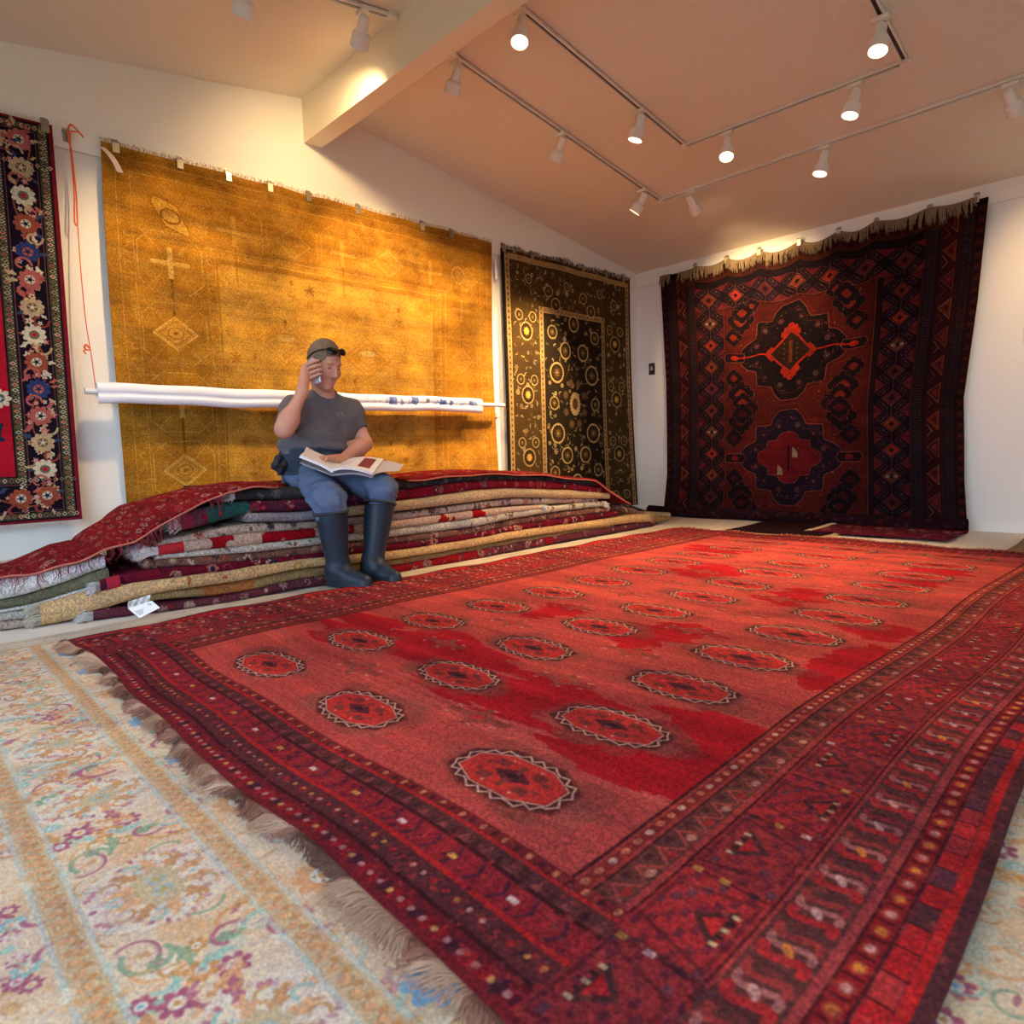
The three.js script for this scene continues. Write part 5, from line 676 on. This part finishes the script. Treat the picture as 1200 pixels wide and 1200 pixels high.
{
  const J = { hipR: onZ(354, 560, 0.66), hipL: onZ(390, 556, 0.66), knR: onZ(386, 585, 1.03), knL: onZ(447, 573, 1.03), shR: onZ(344, 480, 0.63), shL: onZ(411, 483, 0.63), elR: onZ(333, 503, 0.82), wrR: onZ(354, 460, 0.8), elL: onZ(427, 520, 0.7), wrL: onZ(399, 540, 0.88), head: onZ(380, 427, 0.71), neck: onZ(380, 466, 0.63) };
  J.anR = V(-4.075, 0.11, 1.05); J.anL = V(-3.875, 0.11, 1.06);
  const O = V(-3.95, 0, 0.66), man = thing('person', 'man in grey t-shirt and rubber boots sitting on the rug pile, phone at his ear', 'person', [O.x, O.y, O.z]);
  const put = (name, geo, mat) => mesh(name, geo.translate(-O.x, -O.y, -O.z), mat, man);
  const skin = new THREE.MeshPhysicalMaterial({ color: rgb(206, 150, 124), roughness: 0.55, specularIntensity: 0.4 });
  const mid = (a, b, t) => V().lerpVectors(a, b, t), off = (a, x, y, z) => a.clone().add(V(x, y, z));
  // trunk
  const waist = off(mid(J.hipR, J.hipL, 0.5), 0.005, 0.17, -0.03), tR = off(J.shR, 0.09, -0.08, 0), tL = off(J.shL, -0.09, -0.08, 0), wR = off(waist, -0.065, 0, 0), wL = off(waist, 0.065, 0, 0);
  const trunk = (p) => { let d = smin(cap(p, tR, wR, 0.105, 0.096), cap(p, tL, wL, 0.105, 0.096), 0.08); d = smin(d, cap(p, wR, J.hipR, 0.1, 0.108), 0.08); d = smin(d, cap(p, wL, J.hipL, 0.1, 0.108), 0.08); d = smin(d, ell(p, off(waist, 0, 0.03, 0.055), 0.11, 0.1, 0.075), 0.06); d = smin(d, cap(p, J.shR, J.shL, 0.05, 0.05), 0.07); return smin(d, Math.min(cap(p, off(J.shR, 0.03, 0.005, -0.01), off(J.neck, 0, 0.01, -0.01), 0.042, 0.05), cap(p, off(J.shL, -0.03, 0.005, -0.01), off(J.neck, 0, 0.01, -0.01), 0.042, 0.05)), 0.05); };
  const armU = (p, e) => Math.min(cap(p, J.shR, J.elR, 0.056 + e, 0.043 + e), cap(p, J.shL, J.elL, 0.056 + e, 0.043 + e));
  // head, in its own axes: x to his left, y up, z towards the face
  const fz = V(Math.sin(0.2) * Math.cos(0.42), -Math.sin(0.42), Math.cos(0.2) * Math.cos(0.42)).normalize(), fx = V().crossVectors(V(0, 1, 0), fz).normalize(), fy = V().crossVectors(fz, fx);
  const toHead = (p, o = V()) => { const x = p.x - J.head.x, y = p.y - J.head.y, z = p.z - J.head.z; return o.set(x * fx.x + y * fx.y + z * fx.z, x * fy.x + y * fy.y + z * fy.z, x * fz.x + y * fz.y + z * fz.z); };
  const headAt = (x, y, z) => J.head.clone().addScaledVector(fx, x).addScaledVector(fy, y).addScaledVector(fz, z);
  const neckL = toHead(J.neck), tmp = V();
  const cranium = (q, e = 0) => ell(q, V(0, 0.034, -0.014), 0.076 + e, 0.1 + e, 0.097 + e);
  const headSdf = (p) => {
    const q = toHead(p, tmp); let d = smin(cranium(q), ell(q, V(0, -0.05, 0.028), 0.06, 0.072, 0.066), 0.05);
    d = smin(d, ell(q, V(0, -0.104, 0.064), 0.03, 0.022, 0.026), 0.035); d = smin(d, cap(q, V(-0.04, -0.075, 0.03), V(0.04, -0.075, 0.03), 0.026, 0.026), 0.03);
    d = smin(d, cap(q, V(-0.034, 0.03, 0.081), V(0.034, 0.03, 0.081), 0.011, 0.011), 0.02);
    d = smin(d, Math.min(ell(q, V(-0.04, -0.025, 0.066), 0.022, 0.02, 0.02), ell(q, V(0.04, -0.025, 0.066), 0.022, 0.02, 0.02)), 0.03);
    d = smax(d, -Math.min(ell(q, V(-0.032, 0.009, 0.098), 0.019, 0.012, 0.02), ell(q, V(0.032, 0.009, 0.098), 0.019, 0.012, 0.02)), 0.012);
    d = smin(d, Math.min(ell(q, V(-0.032, 0.006, 0.075), 0.015, 0.011, 0.012), ell(q, V(0.032, 0.006, 0.075), 0.015, 0.011, 0.012)), 0.004);
    d = smin(d, cap(q, V(0, 0.018, 0.09), V(0, -0.03, 0.114), 0.008, 0.012), 0.012); d = smin(d, cap(q, V(-0.012, -0.034, 0.1), V(0.012, -0.034, 0.1), 0.009, 0.009), 0.01);
    d = smax(d, -cap(q, V(-0.02, -0.063, 0.1), V(0.02, -0.063, 0.1), 0.003, 0.003), 0.006); d = smin(d, cap(q, V(-0.015, -0.07, 0.087), V(0.015, -0.07, 0.087), 0.007, 0.007), 0.008);
    d = smin(d, Math.min(ell(q, V(-0.079, -0.004, -0.012), 0.011, 0.032, 0.02), ell(q, V(0.079, -0.004, -0.012), 0.011, 0.032, 0.02)), 0.012);
    return smin(d, cap(q, V(0, -0.05, -0.03), neckL, 0.056, 0.06), 0.035);
  };
  // phone and the hand round it
  const ph = headAt(-0.1, -0.034, 0.05), N = fx.clone().negate().addScaledVector(fz, 0.25).normalize(), L = fy.clone().multiplyScalar(0.82).addScaledVector(fz, -0.56); L.addScaledVector(N, -L.dot(N)).normalize(); const F = V().crossVectors(N, L); if (F.dot(fz) < 0) F.negate();
  const phAt = (n, l, f) => ph.clone().addScaledVector(N, n).addScaledVector(L, l).addScaledVector(F, f);
  const chains = [];
  const finger = (pts, r0, r1) => chains.push({ pts, r0, r1 });
  [[0.04, 0.062, 0.009], [0.016, 0.068, 0.0095], [-0.008, 0.066, 0.0092], [-0.031, 0.056, 0.0085]].forEach(([l, f, r]) => finger([phAt(0.028, l, -0.028), phAt(0.03, l + 0.004, f * 0.25), phAt(0.022, l + 0.006, f * 0.62), phAt(0.004, l + 0.008, f * 0.8)], r + 0.0012, r - 0.001));
  finger([phAt(0.018, -0.052, -0.05), phAt(0.014, -0.02, -0.055), phAt(0.008, 0.012, -0.05), phAt(0.006, 0.035, -0.042)], 0.013, 0.009);
  const palmR = [[phAt(0.03, 0.034, -0.03), 0.013], [phAt(0.034, 0.012, -0.032), 0.015], [phAt(0.034, -0.01, -0.032), 0.015], [phAt(0.03, -0.03, -0.03), 0.013]];
  const handR = (p) => { let d = 1; for (const [k, r] of palmR) d = smin(d, cap(p, J.wrR, k, 0.023, r), 0.02); for (const c of chains) { let e = 1; for (let i = 0; i + 1 < c.pts.length; i++) e = Math.min(e, cap(p, c.pts[i], c.pts[i + 1], lerp(c.r0, c.r1, i / 3), lerp(c.r0, c.r1, (i + 1) / 3))); d = smin(d, e, 0.006); } return smin(d, cap(p, mid(J.wrR, J.elR, 0.25), J.wrR, 0.03, 0.025), 0.02); };
  // left hand lying on the page
  const kn = onZ(383, 540, 0.935), tip = onZ(364, 545, 0.965), dirL = V().subVectors(tip, kn).normalize(), across = V().crossVectors(V(0, 1, 0), dirL).normalize().multiplyScalar(-1), chL = [];
  [[-0.03, 0.062], [-0.01, 0.07], [0.011, 0.066], [0.031, 0.052]].forEach(([s, l], i) => { const k = off(kn, 0, 0.012, 0).addScaledVector(across, s); chL.push([k, k.clone().addScaledVector(dirL, l * 0.45).addScaledVector(across, s * 0.2).add(V(0, 0.008, 0)), k.clone().addScaledVector(dirL, l * 0.8).addScaledVector(across, s * 0.3).add(V(0, -0.002, 0)), k.clone().addScaledVector(dirL, l).addScaledVector(across, s * 0.3).add(V(0, -0.016, 0))]); });
  chL.push([off(J.wrL, 0, 0, 0).addScaledVector(across, 0.02), off(mid(J.wrL, kn, 0.5), 0, -0.004, 0).addScaledVector(across, 0.045), off(mid(J.wrL, kn, 0.9), 0, -0.008, 0).addScaledVector(across, 0.056), off(kn, 0, -0.012, 0).addScaledVector(across, 0.06).addScaledVector(dirL, 0.014)]);
  const handL = (p) => { let d = 1; for (let i = 0; i < 4; i++) d = smin(d, cap(p, off(J.wrL, 0, 0.004, 0), chL[i][0], 0.023, 0.0135), 0.02); chL.forEach((c, i) => { let e = 1; for (let k = 0; k < 3; k++) e = Math.min(e, cap(p, c[k], c[k + 1], i < 4 ? 0.0096 - k * 0.0008 : 0.0125 - k * 0.001, i < 4 ? 0.0088 - k * 0.0008 : 0.0115 - k * 0.001)); d = smin(d, e, 0.006); }); return smin(d, cap(p, mid(J.wrL, J.elL, 0.25), J.wrL, 0.03, 0.025), 0.02); };
  const arms = (p) => { let d = Math.min(smin(cap(p, J.shR, J.elR, 0.054, 0.044), cap(p, J.elR, J.wrR, 0.047, 0.027), 0.02), smin(cap(p, J.shL, J.elL, 0.054, 0.044), cap(p, J.elL, J.wrL, 0.047, 0.027), 0.02)); d = smin(d, ell(p, mid(J.elR, J.wrR, 0.28), 0.05, 0.05, 0.05), 0.03); d = smin(d, ell(p, mid(J.elL, J.wrL, 0.28), 0.05, 0.048, 0.05), 0.03); return d; };
  const around = (pts, m) => { const b = new THREE.Box3().setFromPoints(pts); return [b.min.addScalar(-m), b.max.addScalar(m)]; };
  const body = merge([
    netMesh((p) => smin(smin(smax(trunk(p), 0.66 - p.y, 0.01), arms(p), 0.03), cap(p, J.neck, J.head, 0.052, 0.045), 0.04), ...around([J.hipR, J.hipL, J.shR, J.shL, J.elR, J.wrR, J.wrL, J.elL, J.neck], 0.14), 0.011),
    netMesh(headSdf, ...around([J.head, J.neck], 0.155), 0.0042), netMesh(handR, ...around([...palmR.map((k) => k[0]), ...chains.flatMap((c) => c.pts), mid(J.wrR, J.elR, 0.3)], 0.04), 0.0034), netMesh(handL, ...around([...chL.flat(), mid(J.wrL, J.elL, 0.3)], 0.04), 0.0034)]);
  put('body', mergeVertices(body, 1e-5), skin);
  // short hair, cropped close at the sides
  put('hair', netMesh((p) => { const q = toHead(p, tmp).clone(), n = 0.0045 * (noise2(q.x * 190 + 40, q.z * 260 + 40, 3) + noise2(q.y * 280 + 9, q.x * 240, 5) - 1), side = Math.abs(q.x) > 0.045 ? (Math.abs(q.x) - 0.045) * 1.6 : 0, jag = 0.016 * (fbm(q.x * 60 + 7, q.z * 60 + q.y * 50, 9, 2) - 0.5), lineH = -(q.y * 0.9 - q.z * 0.44 - 0.03 + side + jag); return smax(cranium(q, 0.004 + 1.2 * n), lineH, 0.002); }, ...around([headAt(0, 0.03, 0)], 0.125), 0.0034), std(rgb(126, 104, 84), 0.95));
  for (const s of [-1, 1]) put('eyebrow', tube([headAt(s * 0.014, 0.028, 0.0925), headAt(s * 0.032, 0.032, 0.0905), headAt(s * 0.05, 0.026, 0.08)], 0.0034, 8, 5), std(rgb(150, 108, 88), 1));
  for (const s of [-1, 1]) put('eye', new THREE.SphereGeometry(0.0085, 10, 8).scale(1.3, 0.4, 0.6).applyMatrix4(new THREE.Matrix4().makeBasis(fx, fy, fz)).translate(...headAt(s * 0.032, 0.003, 0.0835).toArray()), std(rgb(84, 60, 52), 0.3));
  // shirt
  const cloth = (p, a, f, s) => a * (fbm(p.x * f + 9, p.y * f * 1.3 + p.z * f, s, 3) - 0.5);
  const hem = 0.705, slR = mid(J.shR, J.elR, 0.66), slL = mid(J.shL, J.elL, 0.58);
  const shirt = (p) => { let d = trunk(p) - 0.013; let s = Math.min(cap(p, J.shR, slR, 0.066, 0.062), cap(p, J.shL, slL, 0.067, 0.064)); const cutR = V().subVectors(p, slR).dot(V().subVectors(J.elR, J.shR).normalize()), cutL = V().subVectors(p, slL).dot(V().subVectors(J.elL, J.shL).normalize()); s = Math.min(smax(cap(p, J.shR, J.elR, 0.066, 0.058), cutR, 0.006), smax(cap(p, J.shL, J.elL, 0.067, 0.06), cutL, 0.006)); d = smin(d, s, 0.045); d = smin(d, cap(p, off(J.neck, 0, -0.03, 0), off(J.neck, 0, 0.004, 0.004), 0.068, 0.062), 0.03);
    const roll = 0.012 * Math.sin((p.y - hem) * 90 + p.x * 9) * clamp(1 - (p.y - hem) / 0.1, 0, 1); d += cloth(p, 0.022, 12, 3) + 0.004 * Math.sin((p.x * 0.8 + p.y) * 60 + 7 * noise2(p.x * 9, p.y * 9, 5)) * clamp(1 - (p.y - hem) / 0.22, 0.15, 1) + roll * 0.9; d = smax(d, hem + 0.012 * Math.sin(p.x * 17) - p.y, 0.016); return smax(d, -cap(p, off(J.neck, 0.0, 0.0, 0.01), off(J.head, 0, -0.02, 0), 0.058, 0.05), 0.01); };
  put('shirt', netMesh(shirt, ...around([J.hipR, J.hipL, J.shR, J.shL, slR, slL, J.neck], 0.13), 0.0085), new THREE.MeshPhysicalMaterial({ color: rgb(96, 92, 94), roughness: 0.9, sheen: 0.3, sheenRoughness: 0.6, sheenColor: rgb(140, 140, 150) }));
  { // small white printed mark on the chest
    const c = onZ(399, 485, 0.74), at = (u, v) => { let lo = onZ(u, v, 0.95), hi = onZ(u, v, 0.55), a = 0, b = 1; for (let i = 0; i < 22; i++) { const m = (a + b) / 2; shirt(V().lerpVectors(lo, hi, m)) > 0 ? (a = m) : (b = m); } return V().lerpVectors(lo, hi, a - 0.006); };
    const strip = (pts) => { const g = new THREE.BufferGeometry(), q = pts.map(([u, v]) => at(u, v)); g.setAttribute('position', new THREE.Float32BufferAttribute(q.flatMap((p) => p.toArray()), 3)); g.setAttribute('uv', new THREE.Float32BufferAttribute(q.flatMap(() => [0, 0]), 2)); const id = []; for (let i = 1; i + 1 < q.length; i++) id.push(0, i, i + 1, 0, i + 1, i); g.setIndex(id); g.computeVertexNormals(); return g; };
    put('chest_print', merge([strip([[395, 486.5], [396.2, 486.5], [398.8, 482.2], [397.9, 482.2]]), strip([[397.9, 482.2], [398.8, 482.2], [400.4, 486.5], [398.8, 486.5], [398.2, 484.2]]), strip([[396.5, 485.4], [399.6, 485.4], [399.8, 486.2], [396.2, 486.2]]), strip([[400, 482.6], [401.2, 482.4], [401.4, 486.4], [400.6, 486.4]]), strip([[401, 485.6], [402.8, 485.6], [402.8, 486.5], [401, 486.5]])]), std(rgb(236, 234, 228), 0.8));
  }
  // waders: bib rolled to the waist, trousers, and a dark strap bunched behind the hip
  put('wader_bib', netMesh((p) => smax(smax(trunk(p) - 0.016 - 0.008 * Math.sin(p.y * 70 + p.x * 5) + cloth(p, 0.02, 15, 8), 0.585 - p.y, 0.012), p.y - 0.735, 0.014), ...around([J.hipR, J.hipL, wR, wL], 0.16), 0.009), std(rgb(38, 50, 64), 0.8));
  const rimR = mid(J.knR, J.anR, 0.2), rimL = mid(J.knL, J.anL, 0.19);
  const leg = (p, h, k, a) => { let d = cap(p, h, k, 0.1, 0.08); d = smin(d, cap(p, k, mid(k, a, 0.34), 0.08, 0.058), 0.03); return d; };
  put('trousers', netMesh((p) => { let d = Math.min(leg(p, J.hipR, J.knR, J.anR), leg(p, J.hipL, J.knL, J.anL)); d = smin(d, ell(p, off(mid(J.hipR, J.hipL, 0.5), 0, 0.03, 0), 0.19, 0.105, 0.14), 0.05); d += 0.04 * (fbm(p.x * 11 + p.y * 15, p.z * 16 - p.y * 9, 6, 3) - 0.5) + 0.0085 * Math.sin(p.z * 52 + p.y * 34 + 6 * noise2(p.x * 13, p.y * 14, 7)); return smax(d, p.y - 0.69, 0.02); }, ...around([J.hipR, J.hipL, J.knR, J.knL, rimR, rimL], 0.15), 0.0095), std(rgb(82, 98, 124), 0.85, { bumpMap: grain, bumpScale: 0.001 }));
  const rubber = new THREE.MeshPhysicalMaterial({ color: rgb(34, 43, 54), roughness: 0.45, specularIntensity: 0.5 });
  const boot = (k, a, heel, toe, rim) => { const s0 = V(heel.x, 0.05, heel.z), s1 = V(toe.x, 0.045, toe.z), ball = V().lerpVectors(s0, s1, 0.62);
    const d1 = (p) => { let d = smin(cap(p, rim, a, 0.083, 0.053), cap(p, a, V(s0.x, 0.06, s0.z), 0.054, 0.045), 0.04); d = smin(d, cap(p, V(a.x, 0.075, a.z + 0.01), V(ball.x, 0.055, ball.z), 0.052, 0.046), 0.04); d = smin(d, cap(p, V(ball.x, 0.052, ball.z), s1, 0.046, 0.04), 0.03); d += 0.004 * Math.sin(p.y * 60 + p.x * 20) * clamp((0.2 - p.y) / 0.1, 0, 1) * clamp((p.y - 0.08) / 0.05, 0, 1); d = smax(d, p.y - rim.y - 0.02 * (p.x - rim.x), 0.004); const cut = smax(d, 0.03 - p.y, 0.004), sole = smax(smax(smin(cap(p, V(s0.x, 0.03, s0.z), V(ball.x, 0.03, ball.z), 0.044, 0.05), cap(p, V(ball.x, 0.03, ball.z), V(s1.x, 0.03, s1.z), 0.05, 0.044), 0.02), p.y - 0.038, 0.003), 0.016 - p.y, 0.003); return Math.min(cut, sole); };
    const bt = put('boot', netMesh(d1, ...around([rim, a, s0, s1, V(s0.x, 0.01, s0.z)], 0.085), 0.0075), rubber);
    const axis = V().subVectors(rim, a).normalize(); mesh('boot_rim', new THREE.TorusGeometry(0.083, 0.008, 8, 28).applyQuaternion(new THREE.Quaternion().setFromUnitVectors(V(0, 0, 1), axis)).translate(rim.x - O.x, rim.y, rim.z - O.z), std(rgb(30, 34, 42), 0.6), bt); };
  boot(J.knR, J.anR, V(-4.085, 0, 1.02), V(-4.015, 0, 1.2), rimR);
  boot(J.knL, J.anL, V(-3.885, 0, 1.03), V(-3.85, 0, 1.215), rimL);
  const sp = [onZ(345, 552, 0.62), onZ(336, 540, 0.64), onZ(326, 537, 0.68), onZ(322, 546, 0.7), onZ(328, 552, 0.7), onZ(334, 542, 0.68), onZ(340, 552, 0.67), onZ(336, 563, 0.68)];
  put('strap', netMesh((p) => { let d = 1; for (let i = 0; i + 1 < sp.length; i++) d = smin(d, cap(p, sp[i], sp[i + 1], 0.018, 0.018), 0.012); return d + cloth(p, 0.012, 24, 2); }, ...around(sp, 0.05), 0.006), std(rgb(30, 36, 46), 0.7));

  // things he wears and holds
  const gl = thing('sunglasses', 'black sunglasses pushed up on the seated man\'s hair', 'sunglasses', J.head.toArray()), black = new THREE.MeshPhysicalMaterial({ color: rgb(18, 17, 18), roughness: 0.12, specularIntensity: 1 }), basis = new THREE.Matrix4().makeBasis(fx, fy, fz);
  const G = (geo) => geo.applyMatrix4(basis);
  for (const s of [-1, 1]) { mesh('lens', G(new THREE.SphereGeometry(0.034, 18, 12).scale(1, 0.62, 0.24).rotateX(-0.6).rotateY(s * 0.4).translate(s * 0.037, 0.098, 0.079)), black, gl); mesh('temple', tube([headAt(s * 0.06, 0.1, 0.058), headAt(s * 0.083, 0.075, 0.02), headAt(s * 0.088, 0.04, -0.02), headAt(s * 0.086, 0.01, -0.045)].map((p) => p.sub(J.head)), 0.004, 20, 6), black, gl); }
  mesh('bridge', tube([headAt(-0.012, 0.106, 0.09), headAt(0, 0.11, 0.093), headAt(0.012, 0.106, 0.09)].map((p) => p.sub(J.head)), 0.004, 8, 6), black, gl);
  const pg = thing('phone', 'silver grey mobile phone held to the man\'s ear', 'phone', ph.toArray()), pb = new THREE.Matrix4().makeBasis(F, L, V().crossVectors(F, L));
  mesh('case', rbox(0.062, 0.128, 0.009, 0.004).applyMatrix4(pb), std(rgb(206, 212, 222), 0.3, { metalness: 0.4 }), pg); const front = V().crossVectors(F, L).dot(N) > 0 ? -1 : 1; mesh('screen', rbox(0.056, 0.115, 0.002, 0.0008, 0, 0, front * 0.0045).applyMatrix4(pb), std(rgb(24, 26, 30), 0.15), pg);
}
{ // open magazine on his lap
  const LF = onZ(351, 542, 1.0), LB = onZ(358, 536, 0.8), SF = onZ(389, 557, 1.06), SB = onZ(402, 547, 0.86), RF = onZ(436, 562, 1.12), RB = onZ(449, 545, 0.92), CF = onZ(468, 556, 1.06), CB = onZ(473, 549, 0.94);
  const o = SF.clone(), g = thing('open_book', 'open white paperback catalogue with a maroon picture, lying on the man\'s lap', 'book', o.toArray());
  const white = std(rgb(236, 232, 226), 0.6), print = texture(canvas(512, 512, (x, w, h) => { x.fillStyle = '#eeeae4'; x.fillRect(0, 0, w, h); x.fillStyle = 'rgb(122,30,44)'; x.fillRect(290, 90, 150, 360); x.fillStyle = 'rgb(150,70,74)'; for (let i = 0; i < 60; i++) x.fillRect(300 + hash2(i, 1) * 120, 100 + hash2(i, 2) * 330, 8, 8); x.fillStyle = '#999'; for (let i = 0; i < 14; i++) x.fillRect(60, 120 + i * 14, 150 - (i % 4) * 20, 4); }));
  const bil = (a, b, c, d, s, t, hump) => V().lerpVectors(V().lerpVectors(a, b, s), V().lerpVectors(d, c, s), t).add(V(0, hump, 0)).sub(o);
  mesh('page_block', sheet(16, 12, (s, t) => bil(SF, LF, LB, SB, s, t, 0.012 + 0.012 * Math.sin(Math.min(1, s * 2.2) * Math.PI * 0.5)), 0.014, false), white, g);
  mesh('page_block', sheet(20, 12, (s, t) => bil(SF, RF, RB, SB, s, t, 0.012 + 0.026 * Math.sin(Math.pow(s, 0.7) * Math.PI * 0.86)), 0.013, true), new THREE.MeshStandardMaterial({ map: print, roughness: 0.55 }), g);
  mesh('loose_page', sheet(10, 8, (s, t) => bil(SF, LF, LB, SB, s * 0.96, 0.3 + t * 0.68, 0.028 + 0.03 * s * s * t), 0.0008, false), white, g);
  mesh('cover', merge([sheet(14, 8, (s, t) => bil(RF, CF, CB, RB, s, t, 0.02 + 0.014 * Math.sin(s * 3.1) * (1 - s)), 0.002, true), sheet(10, 8, (s, t) => bil(SF, LF, LB, SB, s, t, -0.003), 0.002, false), sheet(10, 8, (s, t) => bil(SF, RF, RB, SB, s, t, -0.003 + 0.02 * Math.sin(s * 2.6)), 0.002, true)]), std(rgb(196, 190, 196), 0.5), g);
}
scene.traverse((o) => { if (o.isMesh) o.castShadow = o.receiveShadow = true; });
renderer.render(scene, camera);
